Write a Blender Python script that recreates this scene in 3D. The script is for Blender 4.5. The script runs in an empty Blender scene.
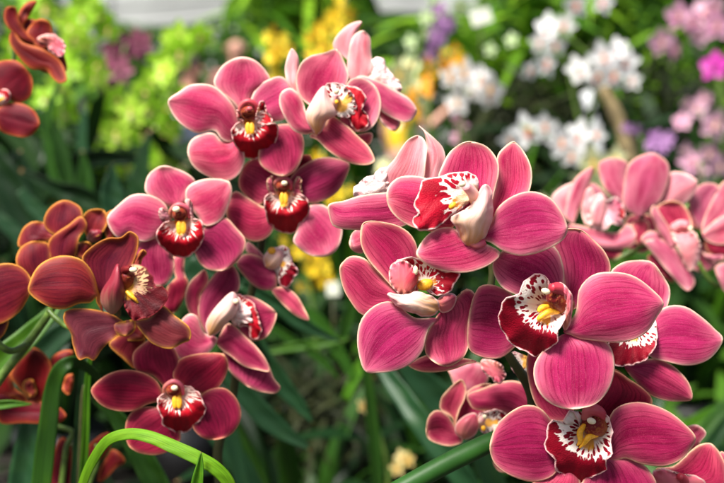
import bpy, math, random
import numpy as np
from mathutils import Vector, Matrix
random.seed(7); rng = np.random.default_rng(7)
SC = bpy.context.scene; COL = SC.collection
R = math.radians

# ------------------------------------------------------------------ camera, world, sun, exposure
W, H, LENS = 724.0, 483.0, 50.0
F = LENS / 36.0 * W
CAM = Vector((0, 0, 1.5)); PITCH = R(10.5)
cd = bpy.data.cameras.new('camera'); cam = bpy.data.objects.new('camera', cd); COL.objects.link(cam)
cam.location = CAM; cam.rotation_euler = (math.pi/2 - PITCH, 0, 0)
cd.lens = LENS; cd.sensor_width = 36; cd.clip_start = 0.02; cd.clip_end = 400
cd.dof.use_dof = True; cd.dof.focus_distance = 0.475; cd.dof.aperture_fstop = 7.2
SC.camera = cam
FW = Vector((0, math.cos(PITCH), -math.sin(PITCH))); RT = Vector((1, 0, 0)); UP = Vector((0, math.sin(PITCH), math.cos(PITCH)))
def at(px, py, d):                      # a point d metres out along the view axis
    return CAM + FW*d + RT*((px-W/2)/F*d) + UP*((H/2-py)/F*d)

wd = bpy.data.worlds.new('World'); SC.world = wd; wd.use_nodes = True
nt = wd.node_tree; bg = nt.nodes['Background']; sky = nt.nodes.new('ShaderNodeTexSky')
SUN_EL, SUN_AZ = R(60), R(222)          # azimuth from +Y, clockwise
sky.sky_type = 'NISHITA'; sky.sun_disc = False; sky.sun_elevation = SUN_EL; sky.sun_rotation = SUN_AZ
sky.air_density = 1.0; sky.dust_density = 4.0; sky.ozone_density = 0.6
nt.links.new(sky.outputs[0], bg.inputs[0]); bg.inputs[1].default_value = 0.066
sl = bpy.data.lights.new('sun', 'SUN'); sun = bpy.data.objects.new('sun', sl); COL.objects.link(sun)
sl.energy = 4.4; sl.angle = R(18); sl.color = (1, 0.96, 0.9)
sd = Vector((math.sin(SUN_AZ)*math.cos(SUN_EL), math.cos(SUN_AZ)*math.cos(SUN_EL), math.sin(SUN_EL)))
sun.rotation_euler = sd.to_track_quat('Z', 'Y').to_euler(); sun.location = sd*20
SC.view_settings.view_transform = 'Standard'; SC.view_settings.look = 'None'
SC.view_settings.exposure = 1.18; SC.view_settings.gamma = 1; SC.view_settings.use_curve_mapping = False

# ------------------------------------------------------------------ materials
class NT:
    def __init__(s, name):
        s.m = bpy.data.materials.new(name); s.m.use_nodes = True; s.t = s.m.node_tree
        s.t.nodes.clear(); s.out = s.n('ShaderNodeOutputMaterial')
    def n(s, typ, **kw):
        x = s.t.nodes.new(typ)
        for k, v in kw.items(): setattr(x, k, v)
        return x
    def set(s, sock, v):
        if hasattr(v, 'is_output'): s.t.links.new(v, sock)
        elif isinstance(v, (tuple, list)): sock.default_value = (*v, 1) if len(v) == 3 and sock.type == 'RGBA' else v
        else: sock.default_value = v
    def math(s, op, a, b=0.0, c=None, clamp=False):
        x = s.n('ShaderNodeMath', operation=op, use_clamp=clamp); s.set(x.inputs[0], a); s.set(x.inputs[1], b)
        if c is not None: s.set(x.inputs[2], c)
        return x.outputs[0]
    def mix(s, f, a, b):
        x = s.n('ShaderNodeMix', data_type='RGBA'); s.set(x.inputs[0], f); s.set(x.inputs[6], a); s.set(x.inputs[7], b); return x.outputs[2]
    def ramp(s, v, a, b):               # smoothstep a->b to 0..1
        x = s.n('ShaderNodeMapRange', interpolation_type='SMOOTHSTEP'); s.set(x.inputs[0], v)
        s.set(x.inputs[1], a); s.set(x.inputs[2], b); return x.outputs[0]
    def comb(s, x, y, z=0.0):
        c = s.n('ShaderNodeCombineXYZ'); s.set(c.inputs[0], x); s.set(c.inputs[1], y); s.set(c.inputs[2], z); return c.outputs[0]
    def noise(s, vec, scale, detail=2.0):
        x = s.n('ShaderNodeTexNoise'); s.set(x.inputs['Vector'], vec); x.inputs['Scale'].default_value = scale
        x.inputs['Detail'].default_value = detail; return x.outputs[0]
    def attr(s, name):
        a = s.n('ShaderNodeAttribute', attribute_type='GEOMETRY', attribute_name=name); return a
    def finish(s, col, rough=0.5, trans=0.25, tcol=None, bump=None, spec=0.35, sheen=0.0):
        p = s.n('ShaderNodeBsdfPrincipled'); s.set(p.inputs['Base Color'], col); s.set(p.inputs['Roughness'], rough)
        p.inputs['Specular IOR Level'].default_value = spec; p.inputs['Sheen Weight'].default_value = sheen
        if bump is not None:
            b = s.n('ShaderNodeBump'); b.inputs['Strength'].default_value = bump[1]; b.inputs['Distance'].default_value = bump[2]
            s.set(b.inputs['Height'], bump[0]); s.t.links.new(b.outputs[0], p.inputs['Normal'])
        sh = p.outputs[0]
        if trans > 0:
            tr = s.n('ShaderNodeBsdfTranslucent'); s.set(tr.inputs[0], tcol if tcol is not None else col)
            mx = s.n('ShaderNodeMixShader'); mx.inputs[0].default_value = trans
            s.t.links.new(sh, mx.inputs[1]); s.t.links.new(tr.outputs[0], mx.inputs[2]); sh = mx.outputs[0]
        s.t.links.new(sh, s.out.inputs[0]); return s.m

def tepal_mat(name, mid, deep, pale, rim, rimw=1.9, vein=0.62, base_pale=0.0, trans=0.34):
    k = NT(name); a = k.attr('pt'); sp = k.n('ShaderNodeSeparateXYZ'); k.set(sp.inputs[0], a.outputs['Vector'])
    t, s_, e = sp.outputs[0], sp.outputs[1], sp.outputs[2]
    pid = k.attr('pid').outputs['Fac']
    big = k.noise(k.comb(k.math('MULTIPLY', t, 1.6), k.math('MULTIPLY', s_, 2.2), pid), 1.4, 3)
    col = k.mix(k.ramp(big, 0.32, 0.68), mid, deep)
    # soft pale wash that spreads in from the margin
    wash = k.math('MULTIPLY', k.ramp(e, 20.0, 1.0), k.ramp(k.noise(k.comb(t, s_, pid), 2.6, 3), 0.25, 0.75))
    col = k.mix(k.math('MULTIPLY', wash, 0.85), col, pale)
    if base_pale > 0: col = k.mix(k.math('MULTIPLY', k.ramp(t, 0.35, 0.0), base_pale), col, pale)
    # veins run base to tip
    wob = k.noise(k.comb(k.math('MULTIPLY', t, 3.0), k.math('MULTIPLY', s_, 3.0), pid), 1.0, 2)
    sv = k.math('ADD', s_, k.math('MULTIPLY', wob, 0.05))
    v1 = k.noise(k.comb(k.math('MULTIPLY', t, 2.6), k.math('MULTIPLY', sv, 26.0), pid), 1.0, 3)
    v2 = k.noise(k.comb(k.math('MULTIPLY', t, 9.0), k.math('MULTIPLY', sv, 70.0), pid), 1.0, 2)
    vv = k.math('ADD', k.math('MULTIPLY', v1, 0.6), k.math('MULTIPLY', v2, 0.4))
    wv = k.n('ShaderNodeMath', operation='SINE'); k.set(wv.inputs[0], k.math('ADD', k.math('MULTIPLY', sv, 76.0), k.math('MULTIPLY', v1, 2.6)))
    line = k.math('MULTIPLY', k.ramp(wv.outputs[0], 0.35, 1.0), k.ramp(k.math('ADD', vv, k.math('MULTIPLY', big, 0.3)), 0.48, 0.72))
    d2 = (deep[0]*0.70, deep[1]*0.45, deep[2]*0.62)
    dk = k.math('MULTIPLY', k.math('MULTIPLY', line, vein), k.ramp(e, 1.5, 7.0))
    col = k.mix(k.math('MULTIPLY', k.ramp(vv, 0.46, 0.66), 0.40*vein), col, d2)
    col = k.mix(dk, col, d2)
    col = k.mix(k.math('MULTIPLY', k.ramp(v2, 0.45, 0.30), 0.14), col, pale)
    # midrib
    mr = k.ramp(k.math('ABSOLUTE', k.math('SUBTRACT', s_, 0.5)), 0.016, 0.004)
    col = k.mix(k.math('MULTIPLY', mr, 0.45*min(1, vein*1.6)), col, d2)
    # grain of the cells, its sparkle painted in as pale specks
    gr = k.n('ShaderNodeTexNoise'); tc = k.n('ShaderNodeTexCoord'); k.set(gr.inputs['Vector'], tc.outputs['Object'])
    gr.inputs['Scale'].default_value = 2600; gr.inputs['Detail'].default_value = 1
    col = k.mix(k.math('MULTIPLY', k.ramp(gr.outputs[0], 0.5, 0.8), 0.28), col, pale)
    rn = k.math('ADD', e, k.math('MULTIPLY', k.math('SUBTRACT', k.noise(k.comb(k.math('MULTIPLY', t, 11.0), k.math('MULTIPLY', s_, 3.0), pid), 1.0, 3), 0.45), 2.0))
    col = k.mix(k.math('MULTIPLY', k.ramp(e, rimw*2.6, 0.2), 0.35), col, tuple(0.5*a+0.5*b for a, b in zip(rim, pale)))
    col = k.mix(k.math('MULTIPLY', k.ramp(rn, rimw*0.95, rimw*0.15), 0.92), col, rim)
    # each petal differs a little in depth of colour; a few faint brown marks
    wn = k.n('ShaderNodeTexWhiteNoise', noise_dimensions='1D'); k.set(wn.inputs['W'], pid)
    hs = k.n('ShaderNodeHueSaturation'); k.set(hs.inputs['Color'], col)
    k.set(hs.inputs['Value'], k.math('ADD', 0.84, k.math('MULTIPLY', wn.outputs['Value'], 0.32)))
    k.set(hs.inputs['Hue'], k.math('ADD', 0.491, k.math('MULTIPLY', wn.outputs['Value'], 0.016))); col = hs.outputs[0]
    bv = k.n('ShaderNodeTexVoronoi'); k.set(bv.inputs['Vector'], k.comb(k.math('MULTIPLY', t, 7.0), k.math('MULTIPLY', s_, 6.0), pid)); bv.inputs['Scale'].default_value = 1.0
    bsep = k.n('ShaderNodeSeparateXYZ'); k.set(bsep.inputs[0], bv.outputs['Color'])
    bm = k.math('MULTIPLY', k.ramp(bv.outputs['Distance'], 0.13, 0.05), k.ramp(bsep.outputs[0], 0.86, 0.90))
    col = k.mix(k.math('MULTIPLY', bm, 0.45), col, (0.16, 0.03, 0.02))
    h = k.math('ADD', k.math('MULTIPLY', vv, 1.0), k.math('MULTIPLY', gr.outputs[0], 0.35))
    return k.finish(col, 0.48, trans, None, (h, 0.38, 0.0007), 0.16, 0.02)

def lip_mat(name, red, deep, white, rim, w0=0.55, spots=1.0, fleck=0.0, yel=0.9, side=0.24, st=0.47):
    k = NT(name); a = k.attr('pt'); sp = k.n('ShaderNodeSeparateXYZ'); k.set(sp.inputs[0], a.outputs['Vector'])
    e = sp.outputs[2]
    b = k.attr('lp'); sb = k.n('ShaderNodeSeparateXYZ'); k.set(sb.inputs[0], b.outputs['Vector'])
    td = k.attr('td').outputs['Fac']; x, y, rad = sb.outputs[0], sb.outputs[1], sb.outputs[2]      # x,y: unit direction from throat; rad 0..1
    pid = k.attr('pid').outputs['Fac']
    ang = k.comb(k.math('MULTIPLY', x, 5.5), k.math('MULTIPLY', y, 5.5), k.math('ADD', k.math('MULTIPLY', rad, 1.3), pid))
    edgen = k.noise(ang, 1.7, 3)
    lim = k.math('ADD', rad, k.math('MULTIPLY', k.math('SUBTRACT', edgen, 0.5), 0.42+fleck))
    wl = k.math('ADD', w0, k.math('MULTIPLY', k.math('SUBTRACT', 0.85, td), side)); redz = k.ramp(k.math('SUBTRACT', lim, wl), -0.02, 0.02)
    vo = k.n('ShaderNodeTexVoronoi', feature='F1'); k.set(vo.inputs['Vector'], k.comb(k.math('MULTIPLY', x, 3.9), k.math('MULTIPLY', y, 3.9), k.math('ADD', k.math('MULTIPLY', rad, 3.6), pid)))
    vo.inputs['Scale'].default_value = 1.6; vo.inputs['Randomness'].default_value = 0.9
    sn = k.math('ADD', vo.outputs['Distance'], k.math('MULTIPLY', k.math('SUBTRACT', edgen, 0.5), 0.25))
    spot = k.ramp(sn, st, st-0.06); spot = k.math('MULTIPLY', spot, k.ramp(rad, 0.20, 0.34)); spot = k.math('MULTIPLY', spot, spots)
    col = k.mix(k.ramp(k.noise(ang, 0.7, 2), 0.3, 0.7), red, deep)
    rr = k.math('MAXIMUM', redz, spot, None)
    wcol = k.mix(k.ramp(k.noise(ang, 1.3, 2), 0.45, 0.75), white, tuple(0.5*w+0.5*c for w, c in zip(white, (0.75, 0.35, 0.40))))
    col = k.mix(rr, wcol, col)
    yl = k.ramp(k.math('SUBTRACT', rad, k.math('MULTIPLY', k.ramp(td, 0.86, 0.97), 0.20)), 0.24, 0.14)
    col = k.mix(k.math('MULTIPLY', yl, yel), col, (0.86, 0.40, 0.02))
    col = k.mix(k.math('MULTIPLY', k.ramp(k.math('ADD', e, k.math('MULTIPLY', k.math('SUBTRACT', edgen, 0.5), 2.5)), 1.8, 0.3), 0.9), col, rim)
    tc = k.n('ShaderNodeTexCoord'); gr = k.n('ShaderNodeTexNoise'); k.set(gr.inputs['Vector'], tc.outputs['Object']); gr.inputs['Scale'].default_value = 1500
    return k.finish(col, 0.55, 0.12, None, (gr.outputs[0], 0.5, 0.0006), 0.18, 0.0)

def grad_mat(name, c0, c1, c2=None, rim=None, spec=0.4, trans=0.2, speck=None):
    k = NT(name); a = k.attr('pt'); sp = k.n('ShaderNodeSeparateXYZ'); k.set(sp.inputs[0], a.outputs['Vector'])
    t, s_, e = sp.outputs[0], sp.outputs[1], sp.outputs[2]; pid = k.attr('pid').outputs['Fac']
    n = k.noise(k.comb(k.math('MULTIPLY', t, 2.0), k.math('MULTIPLY', s_, 9.0), pid), 1.4, 3)
    tt = k.math('ADD', t, k.math('MULTIPLY', k.math('SUBTRACT', n, 0.5), 0.5))
    col = k.mix(k.ramp(tt, 0.05, 0.6), c0, c1)
    if c2: col = k.mix(k.ramp(tt, 0.5, 1.0), col, c2)
    if speck:
        tc = k.n('ShaderNodeTexCoord'); sn = k.n('ShaderNodeTexNoise'); k.set(sn.inputs['Vector'], tc.outputs['Object']); sn.inputs['Scale'].default_value = 900
        col = k.mix(k.math('MULTIPLY', k.ramp(sn.outputs[0], 0.50, 0.66), 0.6), col, speck)
    if rim: col = k.mix(k.ramp(e, 2.0, 0.7), col, rim)
    return k.finish(col, 0.42, trans, None, (n, 0.3, 0.0006), spec, 0.05)

def plain_mat(name, col, rough=0.5, trans=0.0, var=0.25, scale=40.0, spec=0.4):
    k = NT(name); tc = k.n('ShaderNodeTexCoord'); nz = k.n('ShaderNodeTexNoise'); k.set(nz.inputs['Vector'], tc.outputs['Object'])
    nz.inputs['Scale'].default_value = scale; nz.inputs['Detail'].default_value = 4
    dk = tuple(c*(1-var) for c in col); lt = tuple(min(1, c*(1+var)) for c in col)
    c = k.mix(k.ramp(nz.outputs[0], 0.3, 0.7), dk, lt)
    return k.finish(c, rough, trans, None, (nz.outputs[0], 0.25, 0.001), spec)

def leaf_mat(name, col, vein=0.35, trans=0.3, rough=0.38):
    k = NT(name); a = k.attr('pt'); sp = k.n('ShaderNodeSeparateXYZ'); k.set(sp.inputs[0], a.outputs['Vector'])
    t, s_ = sp.outputs[0], sp.outputs[1]; oi = k.n('ShaderNodeObjectInfo')
    n1 = k.noise(k.comb(k.math('MULTIPLY', t, 3.0), k.math('MULTIPLY', s_, 45.0), oi.outputs['Random']), 1.0, 2)
    n2 = k.noise(k.comb(k.math('MULTIPLY', t, 7.0), s_, oi.outputs['Random']), 1.0, 3)
    c = k.mix(k.ramp(n1, 0.3, 0.7), tuple(x*(1-vein) for x in col), tuple(x*(1+vein) for x in col))
    c = k.mix(k.math('MULTIPLY', k.ramp(n2, 0.45, 0.75), 0.35), c, (col[0]*1.8, col[1]*1.35, col[2]*0.8))
    mr = k.ramp(k.math('ABSOLUTE', k.math('SUBTRACT', s_, 0.5)), 0.05, 0.01)
    c = k.mix(k.math('MULTIPLY', mr, 0.45), c, tuple(x*0.45 for x in col))
    fine = k.noise(k.comb(k.math('MULTIPLY', t, 2.0), k.math('MULTIPLY', s_, 130.0), oi.outputs['Random']), 1.0, 1)
    c = k.mix(k.math('MULTIPLY', k.ramp(fine, 0.5, 0.62), 0.35), c, tuple(x*0.55 for x in col))
    c = k.mix(k.ramp(k.math('ADD', t, k.math('MULTIPLY', n2, 0.05)), 0.985, 1.02), c, (0.16, 0.09, 0.03))
    hv = k.n('ShaderNodeHueSaturation'); k.set(hv.inputs['Color'], c); k.set(hv.inputs['Value'], k.math('ADD', 0.75, k.math('MULTIPLY', oi.outputs['Random'], 0.5)))
    return k.finish(hv.outputs[0], rough, trans, None, (n1, 0.4, 0.0008), 0.28)

CREAM = (0.80, 0.50, 0.40)
M = {
 'pink':  tepal_mat('pink_petal', (0.53, 0.021, 0.122), (0.36, 0.006, 0.068), (0.82, 0.19, 0.28), (0.92, 0.68, 0.50), rimw=2.4),
 'rose':  tepal_mat('rose_petal', (0.40, 0.011, 0.080), (0.24, 0.003, 0.042), (0.68, 0.10, 0.18), (0.90, 0.58, 0.38), rimw=2.3),
 'soft':  tepal_mat('cream_edged_pink_petal', (0.51, 0.021, 0.116), (0.33, 0.006, 0.064), (0.84, 0.22, 0.31), (0.90, 0.66, 0.52), rimw=2.7, vein=0.35),  # cream rim painted wider, as if bleached by bright light and blur
 'wine':  tepal_mat('wine_petal', (0.24, 0.003, 0.032), (0.13, 0.001, 0.018), (0.44, 0.025, 0.06), (0.76, 0.36, 0.20), vein=0.6),
 'blush': tepal_mat('blush_petal', (0.78, 0.26, 0.31), (0.66, 0.14, 0.20), (0.88, 0.50, 0.50), (0.90, 0.68, 0.56), base_pale=0.5, vein=0.45),
 'haze':  tepal_mat('dusty_pink_petal', (0.56, 0.075, 0.165), (0.44, 0.026, 0.09), (0.80, 0.33, 0.38), (0.88, 0.58, 0.42), vein=0.3),
 'rust':  tepal_mat('rust_petal', (0.18, 0.008, 0.024), (0.085, 0.002, 0.015), (0.34, 0.034, 0.030), (0.78, 0.34, 0.06), rimw=2.1, vein=0.6),
 'plum':  tepal_mat('plum_petal', (0.14, 0.014, 0.026), (0.075, 0.006, 0.014), (0.24, 0.045, 0.055), (0.76, 0.34, 0.05), rimw=1.9, vein=0.4),
 'brick': tepal_mat('brick_petal', (0.19, 0.004, 0.014), (0.07, 0.002, 0.008), (0.22, 0.012, 0.012), (0.56, 0.14, 0.04), rimw=2.8, vein=0.4),
 'lip':   lip_mat('spotted_lip', (0.28, 0.001, 0.014), (0.16, 0.001, 0.009), (0.90, 0.80, 0.70), (0.88, 0.52, 0.50), 0.60, 1.0),
 'lipr':  lip_mat('red_lip', (0.44, 0.002, 0.012), (0.24, 0.001, 0.008), (0.90, 0.74, 0.64), (0.88, 0.50, 0.46), 0.44, 0.8, 0.55, 0.95, 0.05),
 'lipt':  lip_mat('striped_lip', (0.46, 0.003, 0.022), (0.30, 0.002, 0.014), (0.92, 0.84, 0.76), (0.90, 0.60, 0.56), 0.60, 1.0, 0.1, 0.5, 0.2, 0.60),
 'lipd':  lip_mat('maroon_lip', (0.12, 0.003, 0.008), (0.05, 0.002, 0.005), (0.66, 0.40, 0.20), (0.22, 0.02, 0.025), 0.36, 0.9, 0.6),
 'lipw':  lip_mat('pale_lip', (0.62, 0.09, 0.14), (0.5, 0.05, 0.1), (0.90, 0.72, 0.66), (0.90, 0.68, 0.62), 1.4, 0.5, 0.0, 0.1),
 'cream': grad_mat('cream_side_lobe', (0.70, 0.34, 0.12), (0.86, 0.58, 0.48), (0.80, 0.34, 0.36), (0.86, 0.56, 0.50)),
 'flush': grad_mat('flushed_side_lobe', (0.62, 0.22, 0.14), (0.66, 0.14, 0.18), (0.60, 0.07, 0.13), (0.82, 0.44, 0.40)),
 'flushp': grad_mat('pale_flushed_lip', (0.84, 0.55, 0.52), (0.80, 0.36, 0.42), (0.62, 0.06, 0.14), (0.88, 0.62, 0.58)),
 'dusk':  grad_mat('maroon_side_lobe', (0.34, 0.16, 0.10), (0.24, 0.018, 0.035), (0.30, 0.02, 0.04), None),
 'col':   grad_mat('column_red', (0.58, 0.14, 0.14), (0.50, 0.045, 0.07), (0.42, 0.02, 0.04), None, 0.5, 0.1),
 'cold':  grad_mat('column_hollow', (0.30, 0.09, 0.02), (0.24, 0.028, 0.014), (0.14, 0.008, 0.010), None, 0.12, 0.05, (0.34, 0.12, 0.03)),
 'anther': plain_mat('anther_cap', (0.86, 0.74, 0.50), 0.4, 0.15, 0.06, 900),
 'yellow': plain_mat('callus_yellow', (0.86, 0.42, 0.02), 0.45, 0.1, 0.15, 900),
 'stem':  plain_mat('stem_green', (0.085, 0.15, 0.022), 0.4, 0.05, 0.35, 160),
 'stemd': plain_mat('stem_olive_brown', (0.040, 0.042, 0.012), 0.5, 0.0, 0.25, 120, 0.25),
 'stalk': plain_mat('stalk_green', (0.016, 0.066, 0.008), 0.5, 0.03, 0.12, 90, 0.25),
 'leaf':  leaf_mat('leaf_mid_green', (0.022, 0.078, 0.006)),
 'leafb': leaf_mat('leaf_blue_green', (0.013, 0.050, 0.017), 0.25, 0.2),  # darkened to stand in for shade that does not fall here
 'leafd': leaf_mat('leaf_dark_green', (0.006, 0.026, 0.005), 0.3, 0.15),
 'lime':  leaf_mat('leaf_lime', (0.11, 0.26, 0.006), 0.35, 0.3, 0.5),
 'fresh': leaf_mat('leaf_fresh', (0.055, 0.165, 0.007), 0.3, 0.35),
}

# ------------------------------------------------------------------ object helpers
def link(o, parent=None):
    COL.objects.link(o)
    if parent: o.parent = parent
    return o
def thing(name, label, cat, group=None, loc=None):
    o = bpy.data.objects.new(name, None); o.empty_display_size = 0.02
    if loc is not None: o.location = loc
    o['label'] = label; o['category'] = cat
    if group: o['group'] = group
    return link(o)
def mesh_obj(name, V, Fc, mats, parent=None, attrs=None, smooth=True, fm=None):
    me = bpy.data.meshes.new(name)
    off = Vector((0, 0, 0))
    p = parent
    while p is not None: off = off + p.location; p = p.parent
    V = [tuple(Vector(v) - off) for v in V]
    me.from_pydata(V, [], Fc)
    for m in (mats if isinstance(mats, (list, tuple)) else [mats]): me.materials.append(m)
    if attrs:
        for k, v in attrs.items():
            v = np.asarray(v, dtype=np.float32)
            if v.ndim == 2: a = me.attributes.new(k, 'FLOAT_VECTOR', 'POINT'); a.data.foreach_set('vector', v.ravel())
            else: a = me.attributes.new(k, 'FLOAT', 'POINT'); a.data.foreach_set('value', v)
    if smooth: me.polygons.foreach_set('use_smooth', [True]*len(me.polygons))
    if fm is not None: me.polygons.foreach_set('material_index', fm)
    me.update()
    return link(bpy.data.objects.new(name, me), parent)

def crom(P, n):                          # closed centripetal-ish Catmull-Rom, n samples per span; returns samples and span starts
    P = np.array(P, float); N = len(P); out = []
    for i in range(N):
        p0, p1, p2, p3 = P[i-1], P[i], P[(i+1) % N], P[(i+2) % N]
        m = np.linalg.norm(p2-p1)
        m1 = (p2-p0)*m/(np.linalg.norm(p2-p1)+np.linalg.norm(p1-p0)+1e-9)
        m2 = (p3-p1)*m/(np.linalg.norm(p3-p2)+np.linalg.norm(p2-p1)+1e-9)
        for k in range(n):
            t = k/n; h = (2*t**3-3*t*t+1, t**3-2*t*t+t, -2*t**3+3*t*t, t**3-t*t)
            out.append(h[0]*p1+h[1]*m1+h[2]*p2+h[3]*m2)
    return np.array(out)
def resample(P, n, ease=None):
    d = np.r_[0, np.cumsum(np.linalg.norm(np.diff(P, axis=0), axis=1))]; d /= d[-1]
    u = np.linspace(0, 1, n) if ease is None else ease
    return np.stack([np.interp(u, d, P[:, k]) for k in range(P.shape[1])], 1)

VIEWS = {}
def view(name, x0, y0, s): VIEWS[name] = (x0, y0, s)
for n_, a_ in dict(A=(380,130,3.805), B=(325,215,3.805), C=(325,250,3.805), D=(480,220,3.805), E=(500,290,3.219), F=(480,356,3.805),
    G=(325,120,4.827), Hh=(410,350,4.827), I=(574,383,4.827), J=(380,383,4.827), V1=(160,50,4.827), V2=(160,90,4.827), V3=(270,15,4.827),
    V4=(270,75,4.827), V5=(220,145,4.827), V6=(220,170,4.827), V7=(100,150,4.827), V8=(100,190,4.827), V9=(150,240,4.827), V10=(150,290,4.827),
    V11=(80,330,4.022), V12=(90,383,4.827), V13=(0,190,4.827), V14=(50,220,4.827), V15=(50,270,4.827), V16=(0,320,4.827), V16b=(0,383,4.827),
    V17=(0,0,4.827), V18=(0,50,4.827), V19=(540,140,3.935), V20=(600,200,4.83), X=(0,0,1.0)).items(): view(n_, *a_)
def pts(txt, v):
    x0, y0, s = VIEWS[v]; out = []; tip = None
    for w in txt.split():
        if w == '|': tip = len(out); continue
        a, b = w.split(','); out.append((x0+float(a)/s, y0+float(b)/s))
    return out, tip

PID = [0]
def blade(name, parent, txt, v, D, mat, db=0.3, dt=0.0, bend=0.0, cup=0.25, ruf=0.05, throat=None, nt_=30, ns=22, frill=0.0, rad=None, label=None, bowl=0.0, roll=0.0):
    """a petal-like sheet: outline base ... | tip ... ; depths in cm relative to D (metres)"""
    P, ti = pts(txt, v); PID[0] += 1; rg = np.random.default_rng(PID[0]+100)
    if frill > 0: K = 40
    else: K = 16
    O = crom(P, K); iT = ti*K
    if frill > 0:                         # crinkle the traced edge away from the base
        n = len(O); tang = np.roll(O, -1, 0)-np.roll(O, 1, 0); tang /= (np.linalg.norm(tang, axis=1)[:, None]+1e-9)
        nor = np.stack([tang[:, 1], -tang[:, 0]], 1)
        arc = np.cumsum(np.linalg.norm(np.diff(O, axis=0, append=O[:1]), axis=1))
        w = np.clip(np.minimum(arc, arc[-1]-arc)/12, 0, 1)
        ph = rg.uniform(0, 6.28, 4)
        wig = np.sin(arc/1.35+ph[0])*0.45+np.sin(arc/2.3+ph[1])*0.6+np.sin(arc/4.1+ph[2])*0.7
        O = O + nor*(wig*w*frill*1.5)[:, None]
    L = O[:iT+1]; Rr = np.vstack([O[iT:], O[:1]])[::-1]
    u = np.linspace(0, 1, nt_); u = u*0.45 + 0.55*(0.5-0.5*np.cos(math.pi*u))
    sv = 0.5-0.5*np.cos(math.pi*np.linspace(0, 1, ns)); sv = 0.25*np.linspace(0, 1, ns)+0.75*sv
    l = resample(L, nt_, u); r = resample(Rr, nt_, u)
    S = sv[None, :, None]; G = l[:, None]*(1-S)+r[:, None]*S
    T = np.repeat(u[:, None], ns, 1); SS = np.repeat(sv[None], nt_, 0)
    fl = G.reshape(-1, 2)
    tot = len(O); keep = O[int(tot*0.035):int(tot*0.965)]
    ed = np.sqrt(((fl[:, None]-keep[None])**2).sum(2)).min(1).reshape(nt_, ns)
    # low noise relief
    if name in ('petal', 'sepal'): cup, bend, ruf = cup*0.62, bend*0.85, ruf*1.7
    a = rg.uniform(-1, 1, 6); ph = rg.uniform(0, 6.28, 6)
    rel = 0.085*(a[0]*np.sin(4.5*T+ph[0]+2*SS)+a[1]*np.sin(6.5*SS+ph[1]+2.5*T)+0.6*a[2]*np.sin(8*T-5*SS+ph[2]))
    arcw = np.sin(T*9+ph[3]+SS*2)+0.6*np.sin(T*17+ph[4])
    eness = np.exp(-ed/5.0)
    x2 = (2*SS-1)
    dep = db+(dt-db)*T+bend*np.sin(math.pi*T)+cup*(x2**2)*np.sqrt(np.clip(np.sin(math.pi*np.clip(T, 0.0, 0.97)), 0, 1))
    dep += rel*np.sin(math.pi*np.clip(T, 0, 1))**0.5+ruf*arcw*eness*np.clip(T*3, 0, 1)
    dep += 0.05*np.exp(-(x2/0.10)**2)*np.sin(math.pi*T)          # groove along the midrib
    dep += 0.035*np.exp(-ed/1.6)                                     # rim rolls back
    if frill > 0: dep += 0.15*np.sin(np.arctan2(G[..., 1]-G[..., 1].mean(), G[..., 0]-G[..., 0].mean())*15+ph[5])*np.exp(-ed/3.2)+(0.055*np.sin(np.arctan2(fl[:,1].reshape(T.shape)-(VIEWS[v][1]+throat[1]/VIEWS[v][2]), fl[:,0].reshape(T.shape)-(VIEWS[v][0]+throat[0]/VIEWS[v][2]))*13+ph[1])*np.clip(T*1.5-.3, 0, 1) if throat is not None else 0)
    if throat is not None and (bowl or roll):
        tx_, ty_ = VIEWS[v][0]+throat[0]/VIEWS[v][2], VIEWS[v][1]+throat[1]/VIEWS[v][2]
        ax, ay = G[..., 0]-tx_, G[..., 1]-ty_; q = np.hypot(ax, ay)+1e-6; tv = np.array(P[ti])-np.array([tx_, ty_]); tv = tv/np.linalg.norm(tv)
        cs = np.clip((ax*tv[0]+ay*tv[1])/q, 0, 1); q = q/(rad or q.max())
        dep += bowl*(1-np.clip(q/0.6, 0, 1))**1.4+roll*np.clip((q-0.5)/0.5, 0, 2)**1.7*cs-0.25*bowl*np.exp(-((q-0.6)/0.25)**2)
        dep += 0.10*np.exp(-((ax*tv[1]-ay*tv[0])/2.2)**2)*np.clip(q*2-.4, 0, 1)          # crease down the middle of the lobe
    X = (G[..., 0]-W/2)/F; Y = (H/2-G[..., 1])/F; Dd = D+dep*0.01
    c, f_, r_, u_ = (np.array(q) for q in (CAM, FW, RT, UP))
    V = c+f_*Dd[..., None]+r_*(X*Dd)[..., None]+u_*(Y*Dd)[..., None]
    idx = np.arange(nt_*ns).reshape(nt_, ns)
    q = np.stack([idx[:-1, :-1], idx[:-1, 1:], idx[1:, 1:], idx[1:, :-1]], -1).reshape(-1, 4).tolist()
    # base and tip rows are single points
    q = [[p for p in f] for f in q]
    def fix(i):
        if i < ns: return 0
        if i >= (nt_-1)*ns: return (nt_-1)*ns
        return i
    faces = []
    for f in q:
        g = []
        for i in f:
            j = fix(i)
            if j not in g: g.append(j)
        if len(g) >= 3: faces.append(g)
    used = sorted({i for f in faces for i in f}); mp = {i: k for k, i in enumerate(used)}
    Vf = V.reshape(-1, 3)[used]; faces = [[mp[i] for i in f] for f in faces]
    at_ = {'pt': np.stack([T.ravel(), SS.ravel(), ed.ravel()], 1)[used], 'pid': np.full(len(used), (PID[0]*3.77) % 50)}
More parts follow.
